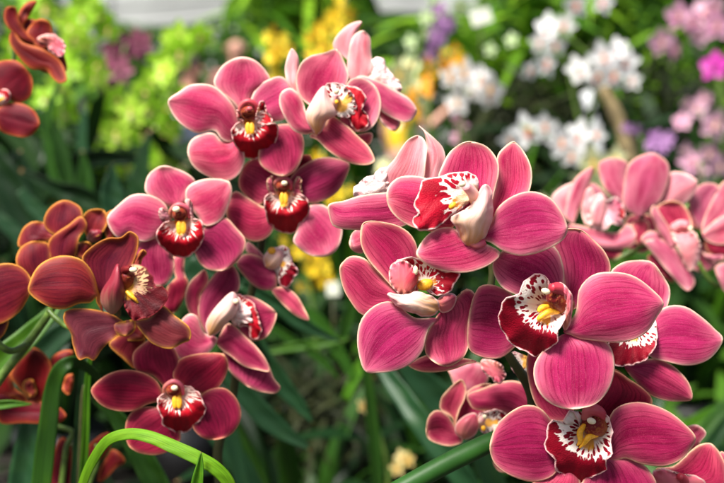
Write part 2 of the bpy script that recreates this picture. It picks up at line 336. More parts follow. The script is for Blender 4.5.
    if throat is not None:
        x0, y0, s = VIEWS[v]; tx, ty = x0+throat[0]/s, y0+throat[1]/s
        dx, dy = fl[:, 0]-tx, fl[:, 1]-ty; rr = np.hypot(dx, dy)+1e-6
        mx = rad if rad else rr.max()*0.92
        at_['lp'] = np.stack([dx/rr, -dy/rr, rr/mx], 1)[used]; tv = np.array(P[ti])-np.array([tx, ty]); tv /= np.linalg.norm(tv); at_['td'] = ((dx*tv[0]+dy*tv[1])/rr)[used]
    else: at_['lp'] = np.zeros((len(used), 3))
    o = mesh_obj(name, Vf.tolist(), faces, M[mat] if isinstance(mat, str) else mat, parent, at_)
    md = o.modifiers.new('thickness', 'SOLIDIFY'); md.thickness = 0.00045; md.offset = 0
    if label: o['label'] = label
    return o

def tube_geo(C_, rad, n=14, caps=True):
    C_ = [Vector(c) for c in C_]; V = []; Fc = []; T = []; S = []
    prev = None; N = len(C_)
    for i, c in enumerate(C_):
        tg = (C_[min(i+1, N-1)]-C_[max(i-1, 0)]).normalized()
        if prev is None: a = tg.orthogonal().normalized()
        else: a = (prev-tg*prev.dot(tg)).normalized()
        prev = a; b = tg.cross(a)
        for k in range(n):
            th = 2*math.pi*k/n; V.append(c+(a*math.cos(th)+b*math.sin(th))*rad[i]); T.append(i/(N-1)); S.append(k/n)
    for i in range(N-1):
        for k in range(n):
            Fc.append([i*n+k, i*n+(k+1) % n, (i+1)*n+(k+1) % n, (i+1)*n+k])
    if caps: Fc.append(list(range(n))[::-1]); Fc.append([(N-1)*n+k for k in range(n)])
    return V, Fc, T, S
def smooth_path(P, n):                   # open Catmull-Rom through rows of numbers
    P = [np.array(p, float) for p in P]; P = [2*P[0]-P[1]]+P+[2*P[-1]-P[-2]]; out = []
    for i in range(1, len(P)-2):
        for k in range(n):
            t = k/n; a, b, c, d = P[i-1:i+3]
            out.append(0.5*((2*b)+(c-a)*t+(2*a-5*b+4*c-d)*t*t+(3*b-a-3*c+d)*t**3))
    out.append(P[-2]); return out
def tube(name, parent, rows, v, mat, n=14, k=7, wob=0.0):
    """rows: (px, py, depth m, radius px)"""
    x0, y0, s = VIEWS[v]
    R_ = [(x0+a/s, y0+b/s, d, r/s) for a, b, d, r in rows]; R_ = smooth_path(R_, k)
    C_ = [at(a, b, d) for a, b, d, r in R_]; rad = [max(0.00005, r/F*d)*(1+wob*math.sin(i*1.1)) for i, (a, b, d, r) in enumerate(R_)]
    V, Fc, T, S = tube_geo(C_, rad, n)
    return mesh_obj(name, V, Fc, M[mat] if isinstance(mat, str) else mat, parent, {'pt': np.stack([T, S, np.full(len(T), 9.0)], 1), 'pid': np.full(len(T), (len(V)*0.37) % 9)})
def ellipsoid(name, parent, v, x, y, D, rx, ry, rz, mat, rot=0, parts=None):
    x0, y0, s = VIEWS[v]; c = at(x0+x/s, y0+y/s, D); k = D/F/s
    V, Fc = [], []; nu, nv = 14, 9
    for i in range(nv+1):
        ph = math.pi*i/nv
        for j in range(nu):
            th = 2*math.pi*j/nu
            a = math.sin(ph)*math.cos(th)*rx*k; b = math.sin(ph)*math.sin(th)*ry*k; d = math.cos(ph)*rz*k
            a2 = a*math.cos(rot)-b*math.sin(rot); b2 = a*math.sin(rot)+b*math.cos(rot)
            V.append(c+RT*a2+UP*b2+FW*d)
    for i in range(nv):
        for j in range(nu): Fc.append([i*nu+j, i*nu+(j+1) % nu, (i+1)*nu+(j+1) % nu, (i+1)*nu+j])
    return mesh_obj(name, V, Fc, M[mat], parent, {'pt': np.tile([0.5, 0.5, 9.0], (len(V), 1)), 'pid': np.zeros(len(V))})

def flower(parent, v, D, cx, cy, pieces, label, back=(0, 12), col=None, name='flower'):
    """the flower's own mesh is its ovary and stalk, running back from behind the throat; sepals, petals, lip and column hang on it"""
    x0, y0, s = VIEWS[v]
    fx, fy = x0+cx/s, y0+cy/s
    fl = tube(name, parent, [(fx, fy, D+0.010, 2.2), (fx+back[0]*0.4, fy+back[1]*0.4, D+0.018, 2.6), (fx+back[0], fy+back[1], D+0.034, 2.0)], 'X', 'stemd')
    fl['label'] = label
    for p in pieces:
        kind, txt, mat = p[0], p[1], p[2]; kw = dict(p[3]) if len(p) > 3 else {}
        vv = kw.pop('v', v); dd = kw.pop('D', D)
        if kind == 'tube': tube(kw.pop('name', 'column'), fl, [(a, b, D+d*0.01, r) for a, b, d, r in txt], vv, mat, **kw)
        elif kind == 'ball': x, y, d, rx, ry, rz, rot = txt; ellipsoid(kw.pop('name', 'anther_cap'), fl, vv, x, y, D+d*0.01, rx, ry, rz, mat, rot)
        else: blade(kind, fl, txt, vv, dd, mat, **kw)
    return fl

# ------------------------------------------------------------------ the setting
def structure(name, V, Fc, mat, smooth=False):
    o = mesh_obj(name, V, Fc, mat, None, None, smooth); o['kind'] = 'structure'; return o
def box_geo(x0, y0, z0, x1, y1, z1):
    V = [(x, y, z) for x in (x0, x1) for y in (y0, y1) for z in (z0, z1)]
    return V, [[0,1,3,2],[4,6,7,5],[0,4,5,1],[2,3,7,6],[0,2,6,4],[1,5,7,3]]
M['ground'] = plain_mat('gravel_floor', (0.030, 0.028, 0.024), 0.9, 0, 0.5, 30)
M['wallp'] = plain_mat('pale_wall', (0.42, 0.43, 0.42), 0.8, 0, 0.2, 1.5)
structure('ground', [(-60,-20,0),(60,-20,0),(60,90,0),(-60,90,0)], [[0,1,2,3]], M['ground'])
#SETTING#

# ------------------------------------------------------------------ flowers, right spray (in focus)
g = thing('orchid_spray', 'sharp rose pink orchid spray with red spotted lips filling the right half of the photo', 'orchid', None, at(560, 480, 0.50))
tube('stem', g, [(395,492,.500,10),(440,467,.503,10),(480,447,.508,10),(515,430,.514,8),(527,418,.516,7)], 'X', 'stalk', 18)
tube('upper_stem', g, [(526,419,.516,7),(533,405,.517,6),(528,385,.516,5.5),(512,360,.515,4.5),(500,340,.515,4),(488,310,.514,4),(492,270,.514,3.5),(480,240,.512,3)], 'X', 'stemd', 18)

flower(g, 'A', 0.457, 345, 400, [
 ('petal', '400,380 425,270 445,190 446,100 478,60 | 510,45 550,85 577,150 573,220 530,310 450,380', 'pink', dict(db=0.6, dt=1.1, cup=-0.35, bend=0.2)),
 ('sepal', '385,410 300,320 222,190 236,138 265,85 308,52 | 345,44 405,62 445,110 453,160 441,215 418,300', 'pink', dict(db=0.5, dt=0.7, cup=-0.3, bend=-0.1)),
 ('petal', '290,345 240,225 168,182 80,178 35,212 | 26,262 45,312 88,352 150,378 250,385', 'pink', dict(db=0.7, dt=0.3, cup=0.3, bend=-0.2)),
 ('sepal', '540,105 500,56 450,48 395,72 | 348,142 366,174 410,200 470,215 535,219 600,202 650,172 668,145 625,118', 'pink', dict(v='B', db=0.7, dt=-0.3, cup=0.35, bend=-0.3)),
 ('petal', '380,408 425,350 446,300 490,260 550,236 610,240 665,275 | 712,365 700,412 650,447 590,470 530,478 470,460 425,430', 'pink', dict(db=0.3, dt=-0.5, cup=0.35, bend=-0.5)),
 ('lip', '372,225 372,190 350,167 312,158 268,166 230,176 192,182 160,196 148,235 130,285 144,312 124,340 | 135,368 165,385 212,372 245,350 282,318 330,285', 'lipt', dict(db=0.1, dt=-0.7, bend=-0.15, cup=0.25, frill=0.5, throat=(345,245), rad=52)),
 ('side_lobe', '338,442 308,420 292,372 266,338 300,316 340,290 368,250 385,220 | 402,206 420,222 427,262 429,320 410,388 378,430', 'cream', dict(db=0.2, dt=-0.7, bend=-0.7, cup=0.7, frill=0.25)),
 ('tube', [(372,290,0.0,22),(352,240,-0.5,22),(326,214,-0.9,17)], 'cream', dict()),
 ('ball', (313,206,-1.35,13.9,12.3,11.5,0.3), 'anther'),
 ('ball', (276,287,-0.85,17,11,8,0.7), 'yellow', dict(name='callus')),
 ('tube', [(345,420,0.2,22),(370,436,0.1,16),(400,425,0.1,14)], 'flush', dict(name='column_foot')),
 ], 'topmost sharp pink flower, its red and white lip turned up to the left')

flower(g, 'C', 0.476, 400, 200, [
 ('sepal', '345,335 272,290 215,230 160,165 135,100 | 148,30 240,30 312,60 349,115 355,210', 'rose', dict(v='B', db=0.6, dt=0.6, cup=-0.35, bend=0.1)),
 ('petal', '330,330 265,285 200,215 150,165 95,158 | 58,195 62,252 85,310 148,382 250,350', 'rose', dict(v='B', db=0.5, dt=0.9, cup=0.3, bend=0.1)),
 ('petal', '440,235 402,290 380,355 392,408 | 455,443 518,417 548,365 549,285 577,222 570,165 535,148 488,195', 'rose', dict(db=0.5, dt=0.3, cup=0.1, bend=0.15, ruf=0.12)),
 ('sepal', '425,262 340,258 258,198 195,208 142,258 123,330 132,410 | 155,462 200,467 270,458 330,430 370,385 384,330 397,295', 'pink', dict(db=0.4, dt=-0.6, cup=0.35, bend=-0.5)),
 ('side_lobe', '425,200 440,178 480,165 | 500,180 482,225 445,238', 'flush', dict(db=0.3, dt=0.2, bend=-0.2, cup=0.3)),
 ('lip', '385,255 330,240 300,200 262,178 300,165 340,160 400,180 445,208 | 513,222 500,255 470,295 435,308 395,295', 'lipt', dict(v='B', db=0.5, dt=-0.2, bend=0.2, cup=-0.3, frill=0.4, throat=(375,265), rad=34)),
 ('side_lobe', '330,305 285,300 250,262 243,215 262,182 | 300,172 335,195 345,240 345,285', 'flush', dict(v='B', db=0.0, dt=-0.1, bend=-0.15, cup=0.15, frill=0.2)),
 ('side_lobe', '432,225 430,195 400,172 345,160 300,170 | 240,168 262,202 312,232 370,250 412,248', 'cream', dict(db=-0.1, dt=-0.6, bend=-0.6, cup=0.55, frill=0.35)),
 ('tube', [(310,280,0.1,22),(330,245,-0.3,24),(345,215,-0.6,15)], 'col', dict(v='B')),
 ('ball', (345,210,-0.95,9.8,18.0,9.8,0.1), 'anther', dict(v='B')),
 ('ball', (382,265,-0.05,32,22,14,0.3), 'yellow', dict(v='B', name='callus')),
 ], 'pink flower below the topmost one, cupped lip with cream pouch and orange throat')

flower(g, 'D', 0.466, 300, 340, [
 ('sepal', '762,262 722,178 640,133 582,145 | 546,262 548,375 590,406 660,413 716,376 752,332', 'rose', dict(v='C', db=0.8, dt=1.2, cup=0.3, bend=0.1)),
 ('petal', '330,340 318,235 296,140 275,75 305,40 | 378,36 432,75 478,125 498,185 470,262 390,325', 'rose', dict(db=0.8, dt=0.7, cup=-0.4, bend=0.2)),
 ('petal', '300,310 215,300 130,283 78,250 48,185 | 60,140 130,98 220,80 285,104 314,165 319,235', 'pink', dict(db=0.5, dt=0.4, cup=-0.1, bend=-0.1)),
 ('sepal', '215,140 162,172 114,232 110,290 138,345 185,375 | 238,383 305,368 348,322 368,260 363,202 340,165 280,150', 'pink', dict(v='E', db=0.5, dt=-0.2, cup=0.45, bend=-0.35)),
 ('petal', '318,425 365,350 378,262 432,208 510,198 582,212 650,260 | 698,318 672,370 640,420 592,452 520,466 450,460 380,450 345,436', 'pink', dict(db=0.2, dt=-0.3, cup=0.4, bend=-0.6)),
 ('lip', '552,297 549,284 545.5,276.5 536.5,273.3 525,280 518,294 505,298.3 500,309 498.5,320 503,333 514,346 526,352 | 536,356 547,350.5 557.5,341 559,330 564,322 565,316 566,306', 'lip', dict(v='X', db=0.2, dt=-0.3, bend=0.0, cup=-0.5, bowl=1.0, roll=0.7, frill=0.45, throat=(549,308), rad=43)),
 ('side_lobe', '325,420 312,395 326,345 318,290 290,250 | 305,238 330,255 350,290 350,345 342,395', 'flush', dict(db=-0.1, dt=-0.6, bend=-0.3, cup=0.3, frill=0.15)),
 ('tube', [(325,330,0.3,40),(300,305,-0.1,40),(278,285,-0.4,32)], 'cold', dict()),
 ('tube', [(330,300,0.1,26),(300,262,-0.5,24),(270,258,-0.8,16)], 'col', dict(name='column_top')),
 ('ball', (250,271,-0.95,18.0,12.3,10.7,-0.3), 'anther'),
 ('tube', [(300,350,-0.1,7.8),(262,350,-0.25,13.3),(228,372,-0.35,10.9),(222,385,-0.3,3.9)], 'yellow', dict(name='callus')),
 ('tube', [(262,330,-0.1,9.4),(235,335,-0.25,12.5),(222,350,-0.3,7.0)], 'yellow', dict(name='callus')),
 ], 'sharp pink flower in the middle of the spray, red bordered lip with yellow throat')

flower(g, 'F', 0.486, 440, 290, [
 ('sepal', '340,240 262,242 212,185 185,100 180,0 | 230,-60 300,-30 350,60 362,160', 'rose', dict(db=0.7, dt=0.4, cup=0.1, bend=0.0)),
 ('petal', '430,240 440,120 470,62 | 513,56 570,90 622,125 654,168 600,225 500,260', 'wine', dict(db=0.8, dt=0.6, cup=0.2)),
 ('sepal', '470,380 400,460 380,520 420,600 | 520,640 640,600 674,500 640,430 580,392 520,385', 'rose', dict(db=0.4, dt=0.2, cup=0.4, bend=-0.2)),
 ('sepal', '330,420 270,440 180,500 150,560 | 180,620 280,620 360,560 380,470', 'rose', dict(db=0.5, dt=0.3, cup=0.4, bend=-0.2)),
 ('petal', '320,335 272,248 225,196 165,188 100,225 55,280 | 38,345 50,400 90,440 150,468 210,478 268,462 298,430 320,385', 'rose', dict(db=0.5, dt=0.0, cup=0.35, bend=-0.3)),
 ('petal', '150,368 160,240 177,150 220,110 300,92 380,105 460,140 530,195 | 587,265 552,332 508,375 440,400 370,398 310,385 250,362 205,372', 'rose', dict(v='I', db=0.4, dt=-0.1, cup=0.35, bend=-0.5)),
 ('lip', '420,300 370,250 352,203 318,238 325,262 290,240 262,252 252,300 248,358 280,388 288,430 330,462 | 380,481 430,460 482,428 487,388 506,375 498,345 505,305 498,265 485,222 460,260', 'lip', dict(db=0.2, dt=-0.3, bend=0.0, cup=-0.5, bowl=1.0, roll=0.7, frill=0.7, throat=(425,290), rad=47)),
 ('tube', [(450,260,0.35,48),(430,258,-0.05,46),(420,250,-0.25,36)], 'cold', dict()),
 ('tube', [(400,235,0.2,20),(420,205,-0.2,24),(455,215,-0.2,22),(478,260,0.1,14)], 'col', dict(name='column_top')),
 ('ball', (424,247,-0.75,18.0,12.3,10.7,-0.3), 'anther'),
 ('tube', [(398,262,-0.1,9.4),(380,290,-0.3,11.7),(382,322,-0.3,10.1),(370,340,-0.2,3.1)], 'yellow', dict(name='callus')),
 ('tube', [(445,300,-0.1,9.4),(415,308,-0.35,11.7),(398,328,-0.3,10.1),(378,350,-0.2,3.1)], 'yellow', dict(name='callus')),
 ], 'lowest sharp pink flower at the bottom edge, widely frilled spotted lip')

flower(g, 'E', 0.503, 440, 160, [
 ('sepal', '600,390 520,310 495,205 535,165 590,153 | 652,160 695,210 722,260 719,310 690,370', 'pink', dict(v='D', db=0.4, dt=0.8, cup=-0.3)),
 ('petal', '455,175 485,115 508,70 550,50 600,55 650,88 690,125 | 717,156 698,197 660,230 600,243 540,232 485,215', 'pink', dict(db=0.3, dt=0.0, cup=0.3, bend=-0.3)),
 ('sepal', '400,240 450,228 500,220 550,240 590,275 613,312 | 617,351 580,358 530,355 480,335 440,298', 'rose', dict(db=0.4, dt=0.3, cup=0.3, bend=-0.2)),
 ('lip', '440,120 380,140 345,185 355,225 375,243 | 425,242 470,223 498,190 506,150 500,100', 'lip', dict(db=0.4, dt=-0.6, bend=-0.2, cup=-0.1, frill=0.45, throat=(430,120), rad=36)),
 ('tube', [(420,130,0.6,18),(425,110,0.3,18),(430,95,0.1,12)], 'col', dict()),
 ('sepal', '340,260 372,255 420,290 455,320 488,350 | 485,372 430,375 370,340', 'wine', dict(db=0.5, dt=0.4, cup=0.2)),
 ], 'pink flower behind the middle one at the right, only its red lip edge showing')

flower(g, 'I', 0.515, 520, 470, [
 ('petal', '540,300 535,215 560,204 | 600,205 638,242 610,285 585,320', 'pink', dict(db=0.5, dt=0.5)),
 ('petal', '420,440 395,412 480,400 560,330 610,295 | 662,293 708,345 740,430 735,520 560,520', 'rose', dict(db=0.3, dt=0.0, cup=0.2, bend=-0.3)),
 ('petal', '690,420 695,350 715,330 | 760,370 780,440 740,490', 'rose', dict(db=0.1, dt=0.0)),
 ('lip', '470,560 400,520 375,460 385,425 | 450,415 520,440 600,450 640,500 600,560', 'flush', dict(db=-0.1, dt=-0.5, bend=-0.3, cup=0.3, frill=0.4)),
 ('tube', [(540,520,0.0,26),(530,470,-0.5,24),(510,450,-0.8,18)], 'col', dict()),
 ], 'pink flower cut by the lower right corner')

flower(g, 'Hh', 0.565, 300, 380, [
 ('sepal', '215,385 205,330 150,290 142,275 152,230 190,185 | 246,143 270,175 265,235 240,290 225,340', 'rose', dict(db=0.5, dt=0.4, cup=-0.3)),
 ('petal', '265,380 212,330 240,250 290,190 | 350,165 400,170 400,240 330,330', 'rose', dict(db=0.8, dt=0.9, cup=0.2)),
 ('petal', '240,410 215,365 180,312 130,289 90,320 | 78,390 90,430 140,455 200,464 255,442', 'rose', dict(db=0.2, dt=-0.2, cup=-0.25, bend=0.1)),
 ('petal', '600,300 580,190 560,168 500,148 420,160 340,188 | 276,218 290,265 310,285 370,292 450,300 520,330', 'rose', dict(db=0.0, dt=-0.3, cup=0.3, bend=-0.3)),
 ('lip', '400,420 350,400 330,350 335,305 380,295 440,290 | 480,340 480,400 440,440', 'lip', dict(db=0.1, dt=-0.2, cup=-0.2, frill=0.4, throat=(380,350), rad=24)),
 ('side_lobe', '260,430 220,400 222,360 265,318 | 315,305 335,350 320,400 290,425', 'flush', dict(db=-0.2, dt=-0.4, bend=-0.5, cup=0.5)),
 ('tube', [(330,360,0.0,18),(345,340,-0.4,18),(358,325,-0.6,12)], 'cream', dict()),
 ('ball', (360,322,-0.9,11.5,11.5,9.8,0), 'anther'),
 ('ball', (355,378,-0.6,12,14,8,0), 'yellow', dict(name='callus')),
 ('sepal', '560,560 520,500 470,480 | 420,500 400,540 440,590', 'rose', dict(db=0.3, dt=0.2)),
 ], 'softer pink flower low on the left of the spray, partly closed')

flower(g, 'Hh', 0.60, 240, 90, [
 ('petal', '300,60 180,90 190,110 | 230,190 320,200 370,160 380,90', 'haze', dict(db=0.2, dt=0.0)),
 ('petal', '320,55 200,30 100,20 20,50 | -10,70 40,100 110,106 200,95 270,70', 'rose', dict(D=0.51, db=0.2, dt=0.1, cup=0.2)),
 ('lip', '420,60 360,40 340,70 380,130 | 430,160 460,130 450,80', 'flush', dict(D=0.545, db=0.2, dt=0.0, frill=0.5)),
 ('lip', '560,40 500,10 480,60 500,100 | 560,130 590,90 590,40', 'lip', dict(D=0.535, db=0.2, dt=0.0, frill=0.5, throat=(560,30), rad=30)),
 ], 'half hidden pink flower behind the lower petals')

flower(g, 'G', 0.505, 330, 330, [
 ('petal', '500,330 480,275 488,180 490,110 478,55 | 453,28 490,58 535,95 566,130 580,180 562,240 540,290', 'blush', dict(db=0.4, dt=0.8, cup=0.2)),
 ('petal', '330,360 285,290 292,240 335,188 372,128 402,95 | 445,76 478,92 491,140 486,210 475,290 430,340', 'blush', dict(db=0.3, dt=0.4, cup=-0.3, bend=-0.2)),
 ('lip', '320,330 290,250 300,225 265,230 240,262 190,282 152,312 | 140,362 180,385 260,375 310,360', 'lipw', dict(db=0.2, dt=0.0, cup=0.3, bend=-0.3, frill=0.6, throat=(320,320), rad=45)),
 ('sepal', '430,420 360,340 295,350 180,363 90,390 | 18,410 22,470 45,515 150,530 300,530 400,500', 'pink', dict(D=0.490, db=0.3, dt=-0.2, cup=0.3, bend=-0.3)),
 ('sepal', '190,560 170,520 130,550 | 118,600 140,635 185,640 200,600', 'haze', dict(db=0.5, dt=0.5)),
 ], 'pale blush flower facing away at the upper left of the sharp spray')

# ------------------------------------------------------------------ flowers, left pink spray
p = thing('orchid_spray', 'slightly soft deep pink orchid spray left of centre with bright red cupped lips', 'orchid', None, at(225, 480, 0.58))
tube('stem', p, [(222,500,.60,5),(218,450,.60,5),(232,400,.60,4.5),(240,340,.60,4.5),(252,290,.598,4),(262,240,.595,4),(262,190,.592,3.5),(270,150,.588,3.5),(300,130,.585,3),(330,100,.585,3)], 'X', 'stemd', 14)
LS = lambda txt, th, rad, **k: ('lip', txt, 'lipr', dict(dict(db=-0.1, dt=-0.1, bend=0.0, cup=-0.35, bowl=1.1, roll=1.0, frill=0.3, throat=th, rad=rad), **k))
flower(p, 'V1', 0.552, 425, 320, [
 ('sepal', '405,300 340,240 260,165 288,92 335,52 | 400,34 466,55 510,100 532,150 455,215 432,265', 'soft', dict(db=0.6, dt=0.4, cup=0.3, bend=-0.2)),
 ('petal', '380,385 360,280 300,205 240,168 150,168 92,203 | 40,245 60,310 110,365 180,401 262,388 298,432 345,443', 'soft', dict(db=0.4, dt=0.0, cup=0.35, bend=-0.3)),
 ('petal', '440,330 438,245 470,180 530,140 590,130 | 645,190 645,300 592,338 500,345', 'soft', dict(db=0.4, dt=0.5, cup=0.3, bend=-0.2)),
 ('sepal', '390,215 300,245 262,210 200,213 147,248 | 134,305 165,372 230,416 312,441 372,416 407,350 402,280', 'soft', dict(v='V2', db=0.5, dt=0.3, cup=0.35, bend=-0.2)),
 ('sepal', '520,195 480,280 480,350 525,393 | 595,416 650,392 690,315 693,235 655,175 580,165', 'rose', dict(v='V2', db=0.6, dt=0.3, cup=0.35, bend=-0.2)),
 ('side_lobe', '462,150 468,100 482,58 | 502,62 520,105 545,150 500,170', 'lipr', dict(v='V2', db=0.0, dt=-0.3, cup=-0.3, frill=0.4, throat=(440,120), rad=26)),
 ('side_lobe', '400,160 375,130 368,95 | 380,100 392,125 405,150', 'lipr', dict(v='V2', db=0.0, dt=-0.3, frill=0.3, throat=(430,140), rad=18)),
 LS('430,145 372,158 346,190 350,240 375,290 402,320 | 455,333 512,313 550,270 571,210 560,160 510,165 470,150', (428,150), 34, v='V2'),
 ('tube', [(425,300,0.5,41.0),(424,300,0.0,38.5),(424,305,-0.35,31.2),(424,310,-0.4,16.4)], 'cold', dict()),
 ('tube', [(385,320,0.0,10),(392,270,-0.3,13),(425,248,-0.4,14),(462,268,-0.3,13),(470,320,0.0,10)], 'col', dict(name='column_top')),
 ('ball', (432,284,-0.75,16,12,10,0), 'col', dict()),
 ('ball', (424.65,378,-0.3,13.8,30.0,6,0), 'yellow', dict(name='callus')),
 ('ball', (443.35,378,-0.3,13.8,30.0,6,0), 'yellow', dict(name='callus')),
 ], 'top left flower of the soft pink spray, facing the viewer')

flower(p, 'V4', 0.545, 250, 250, [
 ('sepal', '150,420 92,345 72,265 85,200 | 106,163 134,200 138,262 125,330', 'blush', dict(v='V3', db=0.6, dt=0.6)),
 ('petal', '210,440 150,400 124,320 150,232 200,195 260,183 | 322,166 356,220 379,290 365,345 300,410', 'soft', dict(v='V3', db=0.5, dt=0.4, cup=-0.3)),
 ('petal', '340,240 360,110 380,30 440,13 | 508,55 536,130 522,210 482,262 430,277 380,265', 'soft', dict(db=0.6, dt=0.3, cup=-0.3)),
 ('sepal', '250,300 290,200 360,235 430,300 480,350 | 505,412 480,432 420,432 350,410 280,365 225,312 190,300 200,285', 'rose', dict(db=0.4, dt=-0.3, cup=0.15, bend=0.1)),
 ('sepal', '380,300 420,288 | 492,282 480,335 430,320', 'rose', dict(db=0.8, dt=0.8)),
 ('petal', '245,250 190,215 150,110 100,64 | 55,85 46,140 75,215 115,268 170,286 222,270', 'soft', dict(db=0.2, dt=-0.3, cup=0.2, bend=-0.2)),
 ('lip', '330,150 345,70 380,52 430,64 463,110 450,160 476,205 | 468,250 432,272 400,250 372,200 350,180', 'lipr', dict(db=0.2, dt=-0.2, cup=0.2, bend=-0.2, frill=0.4, throat=(290,120), rad=26)),
 ('lip', '330,200 260,180 255,100 262,52 300,34 345,48 | 400,90 412,140 410,190 375,205', 'lip', dict(db=0.0, dt=-0.5, cup=-0.1, frill=0.6, throat=(345,150), rad=34)),
 ('side_lobe', '225,285 185,235 172,190 195,140 232,80 | 262,55 285,110 318,190 272,220 250,270', 'cream', dict(db=-0.1, dt=-0.7, bend=-0.6, cup=0.5)),
 ('ball', (320,78,-1.0,14.8,16.4,11.5,0.3), 'anther'),
 ('ball', (322,130,-0.8,10,12,8,0), 'yellow', dict(name='callus')),
 ('tube', [(300,180,0.0,20),(310,130,-0.4,20),(318,95,-0.6,15)], 'cream', dict()),
 ], 'flower turned to the right at the top of the soft pink spray')

flower(p, 'V3', 0.575, 440, 300, [
 ('petal', '380,300 385,230 312,170 306,130 345,75 395,40 | 441,32 425,70 408,110 420,220', 'blush', dict(db=0.4, dt=0.5)),
 ('petal', '430,330 378,300 383,160 408,96 | 450,77 482,108 486,170 492,260 470,310', 'blush', dict(db=0.3, dt=0.2, cup=0.3)),
 ('lip', '480,320 490,215 520,203 550,222 572,262 610,310 | 640,360 600,390 540,350', 'lipw', dict(db=0.4, dt=0.2, frill=0.6, throat=(480,300), rad=32)),
 ('petal', '400,60 430,5 520,28 610,78 672,115 | 708,172 684,217 640,226 560,190 500,140', 'soft', dict(v='V4', db=0.2, dt=0.0, cup=0.3, bend=-0.3)),
 ('sepal', '520,150 525,200 560,250 | 602,270 628,232 590,190', 'soft', dict(v='V4', db=0.5, dt=0.4)),
 ], 'pale flower facing away at the very top of the soft pink spray')

flower(p, 'V5', 0.562, 305, 200, [
 ('sepal', '310,190 325,110 370,58 | 432,48 445,90 390,135 350,180', 'wine', dict(db=0.7, dt=0.6)),
 ('petal', '270,200 230,260 183,289 130,252 91,195 | 108,115 150,70 220,60 280,110', 'rose', dict(db=0.5, dt=0.5, cup=0.2)),
 ('petal', '335,215 340,160 400,100 470,65 550,62 | 624,92 602,170 562,230 500,268 440,281 395,258', 'rose', dict(db=0.5, dt=0.2, cup=0.3, bend=-0.2)),
 ('sepal', '250,320 190,290 120,245 78,223 45,250 | 31,310 40,362 80,420 140,461 200,461 255,412', 'rose', dict(db=0.5, dt=0.2, cup=0.3, bend=-0.2)),
 ('sepal', '390,235 368,300 354,345 400,392 450,415 | 510,416 562,386 590,310 581,250 532,190 480,163 435,170', 'soft', dict(v='V6', db=0.5, dt=0.1, cup=0.35, bend=-0.3)),
 ('side_lobe', '260,120 232,100 230,45 | 252,30 262,70 272,110', 'rose', dict(v='V6', db=0.1, dt=-0.3, frill=0.3)),
 ('side_lobe', '350,120 355,70 375,35 | 395,45 392,90 398,128', 'rose', dict(v='V6', db=0.1, dt=-0.3, frill=0.3)),
 LS('310,100 255,108 218,130 214,180 225,235 255,280 | 310,304 370,296 402,250 432,200 428,150 395,120 350,108', (308,112), 36, v='V6'),
 ('tube', [(303,190,0.5,36.1),(303,195,0.0,34.4),(303,205,-0.3,26.2),(303,212,-0.35,12.3)], 'cold', dict()),
 ('tube', [(262,215,0.2,8),(268,178,-0.1,11),(302,160,-0.25,11),(338,178,-0.1,11),(344,215,0.2,8)], 'flush', dict(name='column_top')),
 ('ball', (311,184,-0.6,15.6,12.3,9.8,0), 'anther'),
 ('ball', (299.5,258,-0.3,12.5,30.0,6,0), 'yellow', dict(name='callus')),
 ('ball', (316.5,258,-0.3,12.5,30.0,6,0), 'yellow', dict(name='callus')),
 ], 'flower below the top pair in the soft pink spray, dark hooded column')

flower(p, 'V7', 0.550, 385, 310, [
 ('sepal', '375,275 330,272 260,232 218,198 235,118 | 300,77 370,90 432,120 462,157 425,205 415,245', 'soft', dict(db=0.6, dt=0.4, cup=0.3, bend=-0.1)),
 ('petal', '430,260 410,220 425,178 470,150 540,138 | 622,153 637,200 612,290 580,342 510,367 470,320', 'soft', dict(db=0.5, dt=0.3, cup=0.25, bend=-0.1)),
 ('petal', '310,355 327,285 290,240 220,213 150,219 90,265 | 36,325 50,382 92,427 140,412 200,442 262,425', 'soft', dict(db=0.4, dt=0.0, cup=0.35, bend=-0.3)),
 ('sepal', '300,240 210,235 168,300 180,400 220,450 | 300,463 345,420 361,360 346,310 315,270', 'rose', dict(v='V8', db=0.5, dt=0.4, cup=0.25)),
 ('sepal', '440,250 460,310 480,352 520,382 | 590,389 642,362 692,300 703,240 662,188 600,130 520,170 470,210', 'rose', dict(v='V8', db=0.6, dt=0.4, cup=0.3, bend=-0.1)),
 ('side_lobe', '330,345 290,330 285,285 | 305,280 330,300 345,335', 'blush', dict(db=0.1, dt=-0.3, frill=0.3)),
 ('side_lobe', '430,320 412,270 410,240 | 432,240 447,270 450,315 470,340', 'blush', dict(db=0.1, dt=-0.3, frill=0.3)),
 LS('388,145 320,155 276,195 273,240 308,282 340,312 | 385,324 440,316 482,270 503,220 497,160 465,140 430,145', (388,150), 36, v='V8'),
 ('tube', [(385,305,0.5,41.0),(385,308,0.0,37.7),(386,315,-0.3,29.5),(388,322,-0.35,14.8)], 'cold', dict()),
 ('tube', [(340,330,0.2,8),(344,290,-0.1,11),(380,264,-0.25,12),(424,285,-0.1,11),(432,328,0.2,8)], 'flush', dict(name='column_top')),
 ('ball', (368,286,-0.7,18.9,14.8,11.5,0.2), 'anther'),
 ('ball', (381.8,375,-0.3,15.0,32.5,6,0), 'yellow', dict(name='callus')),
 ('ball', (402.2,375,-0.3,15.0,32.5,6,0), 'yellow', dict(name='callus')),
 ], 'leftmost facing flower of the soft pink spray, above the rust orchid')

